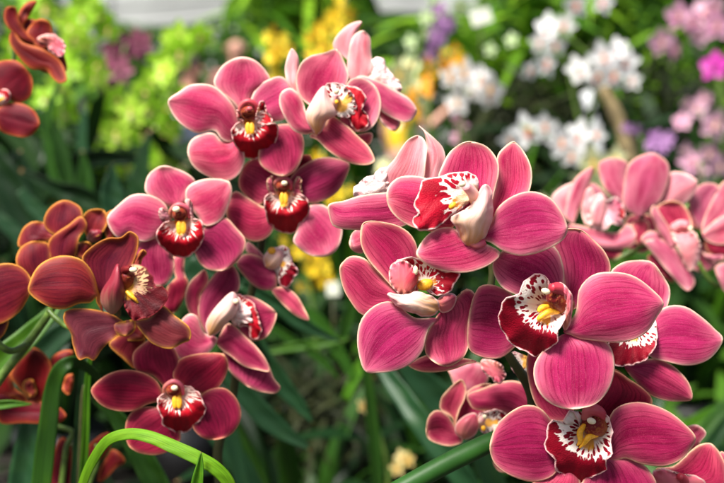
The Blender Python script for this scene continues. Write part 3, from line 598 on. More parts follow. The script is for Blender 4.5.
flower(p, 'V9', 0.565, 300, 430, [
 ('petal', '240,400 190,350 170,280 185,215 225,170 | 265,143 282,200 245,262 245,340', 'rose', dict(db=0.5, dt=0.3)),
 ('sepal', '275,450 235,370 240,270 290,190 340,140 | 400,123 432,180 430,240 385,290 300,390', 'rose', dict(db=0.5, dt=0.5, cup=0.1)),
 ('petal', '440,440 415,330 445,268 520,283 | 608,350 603,400 562,470 505,486 460,475', 'rose', dict(db=0.4, dt=0.3, cup=0.1)),
 ('sepal', '310,225 262,205 230,130 190,115 | 145,160 115,290 150,337 210,351 270,317 328,240', 'soft', dict(v='V10', db=0.4, dt=-0.1, cup=0.3, bend=-0.3)),
 ('sepal', '560,350 400,300 350,300 380,385 | 480,470 600,500 632,470 600,430', 'rose', dict(v='V10', db=0.8, dt=0.7)),
 ('sepal', '325,255 380,160 470,232 520,280 562,340 | 577,392 520,386 450,366 390,320 345,287', 'rose', dict(v='V10', db=0.3, dt=-0.2, cup=0.2)),
 ('lip', '400,400 385,330 400,262 450,270 500,310 | 535,420 520,480 480,470 490,420 440,420', 'lipr', dict(db=0.1, dt=-0.3, frill=0.5, throat=(400,350), rad=32)),
 ('lip', '350,400 380,320 395,265 440,290 480,340 | 490,400 440,400 400,380', 'lipw', dict(db=-0.1, dt=-0.4, frill=0.6, throat=(380,380), rad=30)),
 ('side_lobe', '285,460 270,415 285,370 335,305 | 398,252 425,285 415,350 370,400 325,450', 'cream', dict(db=-0.1, dt=-0.7, bend=-0.6, cup=0.5)),
 ('ball', (415,296,-1.0,13.9,13.9,9.8,0), 'anther'),
 ('tube', [(380,340,0.0,16),(400,315,-0.6,16),(412,300,-0.8,13)], 'flush', dict()),
 ], 'half open flower turned right in the middle of the soft pink spray')

flower(p, 'V11', 0.545, 380, 240, [
 ('sepal', '355,235 290,182 226,162 213,100 250,58 | 310,30 370,65 400,120 390,180', 'wine', dict(db=0.6, dt=0.4, cup=0.3)),
 ('petal', '425,225 375,190 395,125 430,105 500,93 | 577,98 597,140 572,212 520,258 470,250', 'wine', dict(db=0.5, dt=0.3, cup=0.25)),
 ('petal', '330,275 312,210 250,170 170,161 100,185 | 46,240 75,292 130,321 210,326 272,298', 'wine', dict(db=0.4, dt=0.1, cup=0.3, bend=-0.2)),
 ('sepal', '470,290 480,350 453,387 490,431 | 550,440 612,416 648,350 632,280 580,233 510,245', 'wine', dict(db=0.5, dt=0.2, cup=0.35, bend=-0.2)),
 ('sepal', '360,330 280,308 210,330 183,382 | 200,470 280,502 350,490 405,440 390,380', 'wine', dict(db=0.6, dt=0.4, cup=0.3)),
 ('lip', '385,240 330,258 310,300 325,350 345,390 | 400,414 460,387 503,330 497,280 462,240 420,222', 'lipr', dict(db=-0.1, dt=-0.1, bend=0.0, cup=-0.35, bowl=1.1, roll=1.0, frill=0.6, throat=(388,245), rad=42)),
 ('tube', [(375,235,0.4,32.8),(375,238,0.0,31.2),(376,245,-0.3,23.0),(378,250,-0.35,11.5)], 'cold', dict()),
 ('tube', [(338,262,0.2,7),(342,228,-0.1,9),(376,206,-0.25,10),(408,224,-0.1,9),(414,258,0.2,7)], 'flush', dict(name='column_top')),
 ('ball', (380,233,-0.65,13.9,11.5,9.8,0), 'anther'),
 ('ball', (381.5,290,-0.3,12.5,27.5,6,0), 'yellow', dict(name='callus')),
 ('ball', (398.5,290,-0.3,12.5,27.5,6,0), 'yellow', dict(name='callus')),
 ], 'lowest wine red flower of the soft pink spray, above the lime leaf')

flower(p, 'V9', 0.580, 580, 120, [
 ('sepal', '560,90 480,10 460,20 | 470,60 520,90 560,110', 'haze', dict(db=0.3, dt=0.4)),
 ('petal', '600,150 540,85 460,68 | 418,112 460,180 520,232 580,242 612,220', 'rose', dict(db=0.2, dt=0.0, cup=0.3)),
 ('petal', '580,230 600,228 660,230 710,270 740,320 | 768,386 710,370 650,320 600,265', 'rose', dict(db=0.3, dt=0.1)),
 ('lip', '590,100 580,50 620,30 670,45 690,110 | 712,150 690,200 650,230 610,180', 'lip', dict(db=0.2, dt=-0.3, frill=0.6, throat=(610,100), rad=26)),
 ('side_lobe', '560,130 550,80 590,40 | 640,50 640,100 600,140', 'cream', dict(db=0.0, dt=-0.3, bend=-0.3, cup=0.3)),
 ('ball', (588,52,-0.5,20,18,12,0), 'yellow', dict(name='callus')),
 ], 'side on flower at the right edge of the soft pink spray')
flower(p, 'V9', 0.590, 120, 250, [
 ('petal', '150,240 110,90 | 165,70 165,150 175,190', 'rose', dict(db=0.3, dt=0.4)),
 ('petal', '90,220 80,240 60,320 | 110,355 160,290 185,200 150,170', 'wine', dict(db=0.3, dt=0.2)),
 ], 'tightly folded flower between the rust orchid and the pink ones')

# ------------------------------------------------------------------ rust coloured spray
r = thing('orchid_spray', 'rust red orchid spray with orange rimmed petals at the left edge', 'orchid', None, at(30, 480, 0.58))
tube('stem', r, [(-12,395,.57,5),(8,368,.57,4.6),(28,343,.57,4.3),(46,318,.57,4),(56,302,.57,3.6),(66,290,.572,3),(78,268,.575,2.5)], 'X', 'stem', 12)
tube('side_stem', r, [(-12,330,.555,3.2),(0,345,.555,3.4),(12,351,.56,3.4),(28,344,.568,3)], 'X', 'stem', 12)
tube('side_stem', r, [(48,310,.565,2.6),(58,320,.562,2.8),(72,328,.56,2.6),(92,320,.548,2.6)], 'X', 'stem', 12)
flower(r, 'V14', 0.525, 330, 420, [
 ('sepal', '470,270 400,215 425,165 | 448,143 468,160 445,190 440,230', 'rust', dict(db=0.5, dt=0.4)),
 ('petal', '300,420 215,330 153,190 200,130 280,88 340,86 | 386,56 428,90 402,210 345,300 325,370', 'rust', dict(db=0.6, dt=0.4, cup=-0.5, bend=0.2)),
 ('sepal', '370,270 300,215 190,188 80,193 64,240 102,305 110,355 | 140,432 180,425 212,437 252,380 315,325', 'plum', dict(v='V15', db=0.5, dt=-0.2, cup=0.2, bend=-0.2, ruf=0.12)),
 ('sepal', '415,250 480,228 540,172 602,220 672,278 | 676,335 640,352 580,380 500,357 452,310', 'plum', dict(v='V15', db=0.4, dt=-0.2, cup=0.3, bend=-0.3)),
 ('petal', '255,440 232,345 209,262 165,200 100,174 20,180 -60,228 | -105,333 -80,372 0,421 70,429 140,402 195,398 222,373 222,392', 'rust', dict(db=0.3, dt=-0.4, cup=0.35, bend=-0.5, ruf=0.1)),
 ('lip', '350,330 345,250 395,215 450,220 495,270 505,318 550,320 570,372 540,425 490,462 | 410,484 365,430 350,390', 'lipd', dict(db=0.4, dt=-0.5, cup=-0.1, bend=-0.3, frill=0.4, throat=(375,315), rad=36)),
 ('side_lobe', '380,490 300,500 310,540 | 365,560 410,530 405,480', 'plum', dict(db=0.2, dt=0.0, cup=0.3)),
 ('side_lobe', '300,455 250,405 248,350 290,280 | 328,212 350,290 358,380 345,415', 'dusk', dict(db=0.0, dt=-0.5, bend=-0.6, cup=0.5)),
 ('tube', [(375,310,0.2,34),(372,280,-0.2,34),(375,258,-0.4,28)], 'cold', dict()),
 ('tube', [(345,260,-0.3,14),(362,238,-0.5,18),(390,236,-0.7,16)], 'rust', dict(name='column_top')),
 ('ball', (402,240,-1.0,19.7,13.1,11.5,0.0), 'anther'),
 ('tube', [(370,345,-0.4,8),(390,365,-0.5,10),(410,382,-0.5,8),(425,400,-0.4,4)], 'yellow', dict(name='callus')),
 ], 'sharpest rust and plum flower with a maroon lip, orange edged petals')
flower(r, 'X', 0.545, -10, 300, [
 ('petal', '-40,300 -22,272 0,264 14,264 26,271 | 32,284 27,300 17,314 0,324 -22,322', 'rust', dict(db=0.2, dt=-0.2, cup=0.3, bend=-0.3)),
 ('petal', '-20,335 -5,322 | 8,320 4,334 -10,344', 'plum', dict(db=0.4, dt=0.4)),
 ], 'rust petal entering from the left edge')
flower(r, 'V13', 0.575, 330, 260, [
 ('petal', '270,230 200,255 90,275 108,192 | 160,153 232,165 262,215', 'rust', dict(db=0.4, dt=0.5)),
 ('sepal', '300,230 225,190 213,140 245,82 | 310,50 382,78 400,122 382,170 330,215', 'rust', dict(db=0.3, dt=0.3, cup=0.3, bend=-0.2)),
 ('petal', '430,230 400,180 400,130 430,98 | 500,98 520,150 490,210', 'rust', dict(db=0.6, dt=0.5, cup=-0.4)),
 ('petal', '520,240 500,160 520,110 | 545,100 560,180 545,230', 'rust', dict(db=0.6, dt=0.6)),
 ('sepal', '300,340 238,325 235,250 270,210 330,170 | 390,128 420,172 382,235 362,320', 'rust', dict(db=0.0, dt=-0.2, cup=0.3, bend=-0.3)),
 ('petal', '200,420 130,420 78,350 100,280 | 160,248 235,262 245,335', 'rust', dict(db=-0.1, dt=-0.2, cup=0.3, bend=-0.2)),
 ('petal', '400,330 365,320 368,262 | 420,250 445,270 430,310', 'rust', dict(db=0.1, dt=0.1)),
 ('lip', '430,250 420,220 440,190 | 490,200 480,240', 'dusk', dict(db=0.4, dt=0.3)),
 ], 'soft rust flower at the back of the spray, seen from behind')
flower(r, 'V15', 0.555, 400, 300, [
 ('petal', '425,260 340,310 285,360 | 350,420 410,475 430,400 460,330', 'rust', dict(db=0.3, dt=0.3)),
 ('petal', '420,250 350,330 440,340 | 460,320 470,290', 'rust', dict(db=0.1, dt=0.1)),
 ], 'small hanging rust petals below the maroon lip')
r2 = thing('orchid_spray', 'out of focus brick red orchid blooms low at the left edge behind green leaves', 'orchid', None, at(20, 500, 0.66))
tube('side_stem', r2, [(84,500,.66,2.4),(92,478,.66,2.2),(98,462,.66,2),(96,444,.66,1.6)], 'X', 'stem', 8)
tube('stem', r2, [(60,500,.66,3),(66,450,.66,3),(72,432,.66,2.5),(55,425,.66,2.4),(30,410,.66,2.4)], 'X', 'stem', 10)
flower(r2, 'V16', 0.63, 140, 380, [
 ('petal', '160,390 95,330 50,270 62,228 95,175 | 150,133 212,160 248,220 243,300 215,385', 'brick', dict(db=0.3, dt=0.2, cup=0.3, bend=-0.2)),
 ('petal', '250,260 243,190 300,150 | 348,150 348,215 300,225', 'brick', dict(db=0.5, dt=0.5)),
 ('petal', '330,360 300,330 320,270 | 352,262 350,320', 'brick', dict(db=0.5, dt=0.5)),
 ('sepal', '120,400 60,370 0,400 -60,330 | -60,270 0,240 45,255 75,330 130,372', 'brick', dict(db=0.2, dt=0.2)),
 ('sepal', '0,100 60,80 140,88 240,92 300,128 | 320,160 282,192 200,195 110,192 0,190', 'brick', dict(v='V16b', db=0.1, dt=-0.1, cup=0.3)),
 ('sepal', '110,90 60,60 0,20 -40,60 | -60,140 0,180 100,190 130,140', 'brick', dict(v='V16b', db=0.2, dt=0.2, cup=0.3)),
 ('lip', '150,370 115,340 120,290 | 160,290 175,330 170,365', 'rust', dict(db=-0.2, dt=-0.4, frill=0.3)),
 ], 'dark brick bloom at the lower left edge')
flower(r2, 'V16b', 0.66, 350, 300, [
 ('petal', '330,500 240,500 250,400 275,290 | 305,262 340,300 352,400 355,490', 'brick', dict(db=0.2, dt=0.2, cup=0.3)),
 ('petal', '420,400 425,310 480,255 | 525,240 540,280 510,340 450,400', 'brick', dict(db=0.2, dt=0.2)),
 ('petal', '470,470 500,380 545,320 | 605,375 560,410 500,470', 'brick', dict(db=0.2, dt=0.2)),
 ], 'dark bloom just above the bottom edge, behind the lime leaf')
r3 = thing('orchid_spray', 'blurred brick red orchid blooms in the top left corner', 'orchid', None, at(-20, 140, 0.66))
tube('stem', r3, [(-20,180,.66,2.6),(0,120,.66,2.6),(12,70,.66,2.4),(15,40,.66,2)], 'X', 'stem', 10)
flower(r3, 'V17', 0.63, 150, 200, [
 ('petal', '190,215 120,198 60,155 22,100 28,40 | 60,32 80,40 92,100 130,160', 'brick', dict(db=0.3, dt=0.0, cup=0.2)),
 ('petal', '110,130 90,110 92,60 130,14 | 175,6 150,60 118,115', 'brick', dict(db=0.4, dt=0.3)),
 ('petal', '200,240 130,165 158,110 | 200,92 242,112 252,165 240,215', 'brick', dict(db=0.3, dt=0.2)),
 ('petal', '150,190 100,120 130,90 200,110 270,170 305,250 | 320,340 250,360 160,320 90,260 55,190', 'brick', dict(db=0.5, dt=0.6, cup=0.3)),
 ('lip', '180,190 230,165 280,175 310,215 | 312,265 280,275 235,235', 'flush', dict(db=0.1, dt=-0.1, frill=0.5)),
 ('sepal', '60,150 110,205 200,235 290,295 | 322,385 290,402 250,372 225,338 150,332 90,275 45,200', 'brick', dict(db=0.1, dt=-0.2, cup=0.2)),
 ], 'upper of two brick blooms in the top left corner')
flower(r3, 'V18', 0.63, 20, 220, [
 ('petal', '10,215 -40,170 -60,90 0,55 80,53 | 132,98 158,150 148,222 92,257 40,232', 'brick', dict(db=0.2, dt=0.0, cup=0.3)),
 ('petal', '-20,300 10,268 60,254 120,264 170,300 | 190,362 142,417 80,417 0,385', 'brick', dict(db=0.1, dt=-0.1, cup=0.3)),
 ('lip', '-20,260 -10,200 30,190 | 50,215 40,250 10,265', 'lipr', dict(db=0.0, dt=-0.2, throat=(0,240), rad=12)),
 ], 'lower of two brick blooms in the top left corner')

# ------------------------------------------------------------------ dusty pink spray behind at the right
h = thing('orchid_spray', 'blurred dusty pink orchid spray at the right edge behind the sharp flowers', 'orchid', None, at(680, 300, 0.74))
tube('stem', h, [(612,262,.74,3),(640,247,.74,3.4),(662,232,.74,3),(690,205,.745,3),(724,190,.75,3)], 'X', 'stem', 10)
tube('side_stem', h, [(698,262,.74,2.4),(712,282,.74,2.4),(735,290,.74,2.4)], 'X', 'stem', 10)
flower(h, 'V19', 0.70, 230, 330, [
 ('petal', '130,320 60,290 45,225 100,178 | 150,170 150,260', 'blush', dict(db=0.5, dt=0.5)),
 ('petal', '130,330 98,295 110,220 140,150 | 207,106 192,182 158,262 140,310', 'haze', dict(db=0.3, dt=0.3)),
 ('petal', '180,330 160,260 170,200 | 205,190 215,240 210,320', 'blush', dict(db=0.3, dt=0.3)),
 ('sepal', '110,335 200,345 300,365 345,330 | 378,370 362,415 280,432 150,390', 'haze', dict(db=0.2, dt=0.0)),
 ('sepal', '200,400 250,410 330,410 | 320,450 270,470', 'wine', dict(db=0.4, dt=0.4)),
 ('lip', '190,330 185,270 200,225 235,212 262,238 300,222 | 325,262 318,300 330,335 285,330 262,352 215,348', 'flushp', dict(db=0.1, dt=-0.2, bend=-0.1, cup=0.1, ruf=0.3, frill=0.5)),
 ('side_lobe', '215,335 200,290 215,240 | 240,225 262,250 258,300 245,335', 'blush', dict(db=-0.1, dt=-0.3, bend=-0.3, cup=0.3)),
 ('side_lobe', '290,310 280,270 320,260 | 335,300 310,330', 'lipr', dict(db=-0.1, dt=-0.2, throat=(200,300), rad=10)),
 ], 'left bloom of the dusty pink spray')
flower(h, 'V19', 0.71, 400, 290, [
 ('petal', '350,290 300,240 250,185 231,92 | 290,70 348,92 345,160 370,260', 'haze', dict(db=0.3, dt=0.3)),
 ('petal', '430,290 440,250 480,180 510,130 560,128 | 620,165 602,215 560,255 480,290', 'blush', dict(db=0.3, dt=0.3)),
 ('sepal', '390,300 330,260 332,160 350,95 400,60 | 452,53 502,90 508,140 482,222 432,278', 'haze', dict(db=0.0, dt=0.1, cup=0.4, bend=-0.4)),
 ('sepal', '400,310 360,330 380,410 | 420,400 430,330', 'rose', dict(db=0.6, dt=0.5)),
 ('petal', '440,300 350,300 330,360 | 350,430 420,440 460,380', 'rose', dict(D=0.735, db=0.4, dt=0.4)),
 ('petal', '560,300 600,240 640,230 | 700,260 690,340 620,350', 'rose', dict(D=0.74, db=0.4, dt=0.4)),
 ('petal', '600,400 560,420 570,480 | 640,520 700,480 680,420', 'haze', dict(D=0.74, db=0.4, dt=0.4)),
 ('petal', '250,330 190,280 160,230 | 200,170 250,200 280,260', 'haze', dict(D=0.73, db=0.4, dt=0.4)),
 ], 'bloom of the dusty pink spray seen from behind')
flower(h, 'V20', 0.69, 400, 150, [
 ('petal', '370,170 300,130 250,60 | 330,5 400,20 440,90 440,140', 'rose', dict(db=0.3, dt=0.1, cup=-0.4)),
 ('petal', '340,230 280,150 245,60 | 262,25 300,80 345,150 370,220', 'haze', dict(db=0.0, dt=-0.2)),
 ('petal', '330,180 250,150 200,180 | 210,215 280,220', 'haze', dict(db=0.4, dt=0.3)),
 ('sepal', '270,190 215,200 240,240 280,290 340,360 | 420,437 458,402 440,345 385,262 330,200', 'haze', dict(db=0.1, dt=-0.2, cup=0.3)),
 ('sepal', '280,260 230,270 250,320 | 350,400 340,340', 'wine', dict(db=0.5, dt=0.5)),
 ('lip', '370,200 345,160 380,150 445,150 | 485,210 470,310 430,342 385,265', 'blush', dict(db=-0.1, dt=-0.3, bend=-0.4, cup=0.4, frill=0.3)),
 ('tube', [(355,140,0.0,26),(390,120,-0.3,26),(425,125,-0.5,20)], 'blush', dict()),
 ('ball', (437,137,-0.8,11.5,11.5,8.2,0), 'anther'),
 ], 'hooded bloom of the dusty pink spray with a pale lip')
flower(h, 'V19', 0.72, 640, 370, [
 ('petal', '630,350 590,280 590,220 640,172 | 700,180 690,260 650,330', 'haze', dict(db=0.3, dt=0.3)),
 ('petal', '640,370 645,310 690,215 720,165 | 780,150 790,280 700,350', 'haze', dict(db=0.2, dt=0.1)),
 ('petal', '640,375 700,310 780,290 | 820,340 760,400 690,410', 'haze', dict(db=0.0, dt=-0.1)),
 ('petal', '650,390 700,400 780,400 | 790,450 720,470 660,440', 'wine', dict(db=0.2, dt=0.1)),
 ('petal', '700,540 690,500 740,480 | 800,520 790,620 730,600', 'haze', dict(db=0.2, dt=0.1)),
 ('sepal', '640,440 660,450 720,440 | 720,470 660,480', 'haze', dict(db=0.2, dt=0.1)),
 ], 'rightmost bloom of the dusty pink spray')
#BACK#
# ------------------------------------------------------------------ leaves and stands of plants
def strap(parent, rows, mat, v='X', fold=0.25, twist=0.0, n=10, name='leaf', ns=7, label=None):
    """rows: (px, py, depth m, full width px)"""
    x0, y0, s = VIEWS[v]
    Q = smooth_path([(x0+a/s, y0+b/s, d, w/s) for a, b, d, w in rows], n)
    C_ = [at(a, b, d) for a, b, d, w in Q]; wd_ = [max(w, 0.05)/F*d for a, b, d, w in Q]
    return ribbon(name, parent, C_, wd_, mat, fold, twist, ns, label)
def ribbon(name, parent, C_, wd_, mat, fold=0.25, twist=0.0, ns=7, label=None, ref=None):
    V, Fc, A = [], [], []; N = len(C_)
    for i, c in enumerate(C_):
        tg = (C_[min(i+1, N-1)]-C_[max(i-1, 0)]).normalized()
        nr = (ref if ref is not None else -FW); nr = (nr-tg*nr.dot(tg)).normalized(); sd_ = tg.cross(nr)
        ca, sa = math.cos(twist), math.sin(twist); sd2 = sd_*ca+nr*sa; nr2 = nr*ca-sd_*sa
        for j in range(ns):
            x = 2*j/(ns-1)-1
            V.append(c+sd2*(x*wd_[i]/2)+nr2*((abs(x)**1.3-0.4)*wd_[i]*fold+0.02*wd_[i]*math.sin(i*0.8+j)))
            A.append((i/(N-1), j/(ns-1), 5.0))
    for i in range(N-1):
        for j in range(ns-1): Fc.append([i*ns+j, i*ns+j+1, (i+1)*ns+j+1, (i+1)*ns+j])
    o = mesh_obj(name, V, Fc, M[mat], parent, {'pt': A})
    md = o.modifiers.new('thickness', 'SOLIDIFY'); md.thickness = 0.0006; md.offset = 0
    if label: o['label'] = label
    return o

pl = thing('orchid_plant', 'lime green arching strap leaf crossing in front of the lowest wine red flower', 'plant', None, at(170, 500, 0.5))
strap(pl, [(78,500,.535,9),(88,470,.525,10),(106,442,.512,10.5),(128,434,.505,11),(150,437,.50,12),(172,446,.497,13),(196,457,.495,13.5),(215,468,.495,13.5),(228,482,.497,12.5),(234,500,.50,11)], 'lime', fold=-0.07, twist=0.25, n=8, ns=9)
strap(pl, [(196,500,.49,14),(198,480,.49,11),(200,466,.49,7),(201,452,.49,0.6)], 'fresh', fold=0.5, n=8)
pl2 = thing('orchid_plant', 'mid green upright leaf bending over near the lower left, beside a dark stem', 'plant', None, at(60, 500, 0.6))
strap(pl2, [(40,500,.60,20),(44,460,.60,20),(49,420,.60,19),(53,390,.60,17),(60,370,.598,15),(72,362,.60,12),(85,366,.61,10),(98,378,.62,7),(104,386,.63,1)], 'leaf', fold=0.12, n=7)
strap(pl2, [(165,500,.66,26),(150,470,.66,25),(133,440,.66,21),(115,415,.66,15),(98,402,.66,8),(90,398,.66,1)], 'leaf', fold=0.25)
strap(pl2, [(20,500,.72,26),(24,470,.72,26),(28,440,.72,22),(32,405,.72,14),(36,385,.72,2)], 'leafb', fold=0.25)
strap(pl2, [(-20,408,.60,9),(8,404,.60,8),(32,404,.60,1)], 'fresh', fold=0.3)
strap(pl2, [(-30,385,.62,30),(8,355,.62,26),(40,325,.63,18),(64,298,.64,6)], 'fresh', fold=0.2)
strap(pl2, [(-20,400,.70,26),(22,370,.70,26),(60,335,.70,22),(90,315,.70,4)], 'leafb', fold=0.2)
strap(pl2, [(72,500,.64,5),(76,450,.64,6),(80,400,.64,6),(84,360,.64,4),(86,345,.64,1)], 'leafd', fold=0.3)
strap(pl2, [(82,500,.63,8),(86,440,.63,7),(88,380,.63,5),(94,330,.63,2)], 'fresh', fold=0.5)
tube('stem', pl2, [(78,500,.63,2),(80,450,.63,2),(82,400,.63,1.7),(84,385,.63,1)], 'X', 'stemd', 10)
pl3 = thing('orchid_plant', 'broad blue green strap leaves fanning out between the two pink sprays', 'plant', None, at(330, 520, 0.85))
for rows, m in [
 ([(250,520,.80,10),(232,440,.80,16),(212,400,.80,17),(180,350,.80,10)], 'leafb'),
 ([(215,290,.85,18),(245,330,.85,22),(275,375,.85,22),(300,405,.85,14),(314,424,.85,1)], 'leafb'),
 ([(180,270,.80,40),(210,300,.80,40),(240,340,.82,34),(262,370,.84,20)], 'leafb'),
 ([(240,283,.86,12),(275,303,.86,16),(305,325,.86,14),(343,343,.86,1)], 'leafb'),
 ([(225,370,.82,14),(245,395,.82,20),(275,425,.82,20),(312,450,.82,3)], 'leafb'),
 ([(200,395,.85,14),(215,430,.85,20),(238,460,.85,22),(262,500,.85,18)], 'leafb'),
 ([(372,352,.88,10),(395,385,.86,20),(420,420,.84,24),(452,462,.83,26),(480,500,.83,22)], 'leafb'),
 ([(395,350,.92,12),(420,380,.92,26),(450,410,.92,34),(480,450,.92,34)], 'leafb'),
 ([(378,500,1.0,11),(376,460,1.0,13),(372,420,1.0,13),(368,385,1.0,11),(362,350,1.0,4)], 'leaf'),
 ([(264,352,1.0,6),(300,346,1.0,9),(330,342,1.0,8),(350,338,1.0,1)], 'fresh'),
 ([(260,318,1.0,6),(290,338,1.0,9),(320,358,1.0,9),(340,380,1.0,1)], 'leaf'),
 ([(330,360,1.05,8),(345,330,1.05,11),(352,300,1.05,10),(350,280,1.05,1)], 'leaf'),
 ([(355,380,1.05,8),(338,350,1.05,12),(318,320,1.05,12),(295,300,1.05,1)], 'leaf'),
 ([(345,400,1.05,9),(362,365,1.05,12),(385,350,1.05,12),(410,345,1.05,1)], 'fresh'),
 ([(500,500,.80,24),(480,450,.80,24),(470,420,.80,16),(455,385,.80,2)], 'leafd'),
]: strap(pl3, rows, m, fold=0.2, twist=random.uniform(-.4, .4))
pl4 = thing('orchid_plant', 'dark green leaves above and behind the rust orchid at the left edge', 'plant', None, at(60, 330, 1.05))
for rows, m in [
 ([(122,230,1.0,16),(116,212,1.0,24),(112,192,1.0,22),(112,172,1.0,8),(113,163,1.0,1)], 'leafb'),
 ([(20,190,1.1,7),(34,207,1.1,13),(50,222,1.1,13),(70,240,1.1,10)], 'leafb'),
 ([(-10,210,1.1,8),(8,226,1.1,14),(25,244,1.1,13),(45,270,1.1,10)], 'leafb'),
 ([(-20,150,1.15,26),(5,180,1.15,34),(25,225,1.15,34),(40,280,1.15,28)], 'leafd'),
 ([(60,80,1.2,4),(48,120,1.2,9),(50,160,1.2,10),(62,200,1.2,9)], 'leaf'),
 ([(38,110,1.2,10),(55,135,1.2,14),(66,170,1.2,13),(72,210,1.2,8)], 'leaf'),
 ([(28,180,1.25,6),(60,168,1.25,18),(100,158,1.25,20),(140,160,1.25,8)], 'leafd'),
 ([(140,240,1.15,14),(90,200,1.15,24),(60,190,1.15,18),(20,170,1.15,4)], 'leafd'),
 ([(70,250,1.2,12),(80,215,1.2,20),(85,180,1.2,16),(82,150,1.2,2)], 'leaf'),
 ([(35,260,1.2,10),(38,220,1.2,18),(30,180,1.2,14),(20,150,1.2,2)], 'leafd'),
 ([(85,110,1.3,6),(83,140,1.3,12),(86,170,1.3,10),(92,200,1.3,4)], 'leafb'),
 ([(190,290,.95,30),(175,250,.95,34),(165,215,.95,24),(160,180,.95,4)], 'leafb'),
 ([(150,270,1.2,16),(140,200,1.2,24),(142,170,1.2,18),(150,130,1.2,3)], 'leafd'),
]: strap(pl4, rows, m, fold=0.22, twist=random.uniform(-.5, .5))
pl5 = thing('orchid_plant', 'mid green leaves below the dusty pink spray at the right edge', 'plant', None, at(690, 520, 1.1))
for k in range(20):
    x = 640+rng.uniform(-30, 95); y = 500+rng.uniform(-40, 40); a = rng.uniform(-1.1, 1.1); L_ = rng.uniform(90, 210); d = rng.uniform(.95, 1.35)
    rows = [(x+L_*t*math.sin(a)+30*t*t*np.sign(a), y-L_*t*math.cos(a*0.7)+35*t*t, d+0.08*t, 16*math.sin(math.pi*min(1, t*0.86+0.14))+.5) for t in (0, .25, .5, .75, 1)]
    strap(pl5, rows, ['leaf', 'fresh', 'leafd', 'leaf', 'leafd'][k % 5], fold=0.2, twist=rng.uniform(-.6, .6))

def bg_plant(label, px, py, d, n, Lm, mats, group='leafy plants standing on the bench'):
    """strap leaved plant in a black pot; (px,py) = rim of the pot"""
    c = at(px, py, d); rt = thing('potted_orchid_plant', label, 'plant', group, c-Vector((0, 0, 0.12)))
    V, Fc, T, S = tube_geo([c-Vector((0,0,.12)), c-Vector((0,0,.06)), c], [0.05, 0.058, 0.068], 16); mesh_obj('pot', V, Fc, M['pot'], rt)
    for k in range(n):
        a = 2*math.pi*k/n+rng.uniform(-.3, .3); L_ = Lm*rng.uniform(.6, 1.1); sp = rng.uniform(.25, 1.0); P = []; w = []
        for t in np.linspace(0, 1, 12):
            r_ = L_*sp*(t*0.35+0.55*t*t); z = L_*(1.15*t-0.75*sp*t*t)
            P.append(c+Vector((math.cos(a)*r_+.02*math.cos(a), math.sin(a)*r_+.02*math.sin(a), z-.02))); w.append(0.028*math.sin(math.pi*min(1, .12+t*.88))**.7+.0005)
        ribbon('leaf', rt, P, w, mats[k % len(mats)], 0.2, rng.uniform(-.5, .5), 5, ref=Vector((0, 0, 1))+Vector((math.cos(a), math.sin(a), 0))*-.3)
    return rt
M['pot'] = plain_mat('black_plastic_pot', (0.012, 0.012, 0.013), 0.4, 0, 0.2)
POTLABELS = ['potted strap leaved plant lowest at the bottom centre, mostly out of frame', 'potted strap leaved plant behind the rust orchid', 'potted strap leaved plant under the lowest wine red flower', 'potted strap leaved plant left of the thick green stalk at the bottom', 'potted strap leaved plant hidden behind the middle sharp flower', 'potted strap leaved plant in the lower right corner behind the petals', 'potted strap leaved plant under the pale pointed petal of the sharp spray', 'potted strap leaved plant below the hanging side flower', 'potted strap leaved plant at the left edge above the rust petals', "potted strap leaved plant left of the lime green sprays' stems", 'potted strap leaved plant behind the topmost sharp flower', 'potted strap leaved plant behind the dusty pink spray', 'potted strap leaved plant by the low white plant label', 'potted strap leaved plant furthest right, behind the last dusty pink bloom', 'potted strap leaved plant under the white moth orchids', 'potted strap leaved plant behind the top left pink flower']
for i, (px, py, d, n, L_, m) in enumerate([
 (300,560,1.35,12,.42,['leafd','leaf']), (60,430,1.5,12,.42,['leafd','leaf','leafd']), (180,420,1.6,12,.42,['leafd','leaf']), (440,520,1.5,12,.42,['leaf','leafd']),
 (560,420,1.7,12,.45,['leaf','leafd']), (690,400,1.8,12,.45,['leaf','fresh','leafd']), (380,400,1.9,12,.42,['leaf','fresh']), (270,400,1.9,12,.42,['leafd','leaf']),
 (20,300,2.0,12,.5,['leaf','leafd']), (120,300,2.1,14,.5,['leafd','leaf']), (500,300,2.2,14,.5,['leaf','fresh']), (640,290,2.2,14,.5,['leaf','leafd']),
 (350,290,2.3,14,.5,['leaf','leafd','fresh']), (720,280,2.5,14,.5,['leaf','leafd']), (450,300,2.7,14,.36,['leafd','leaf']), (220,270,2.6,14,.36,['leafd','leaf'])]):
    bg_plant(POTLABELS[i], px, py, d, n, L_, m)

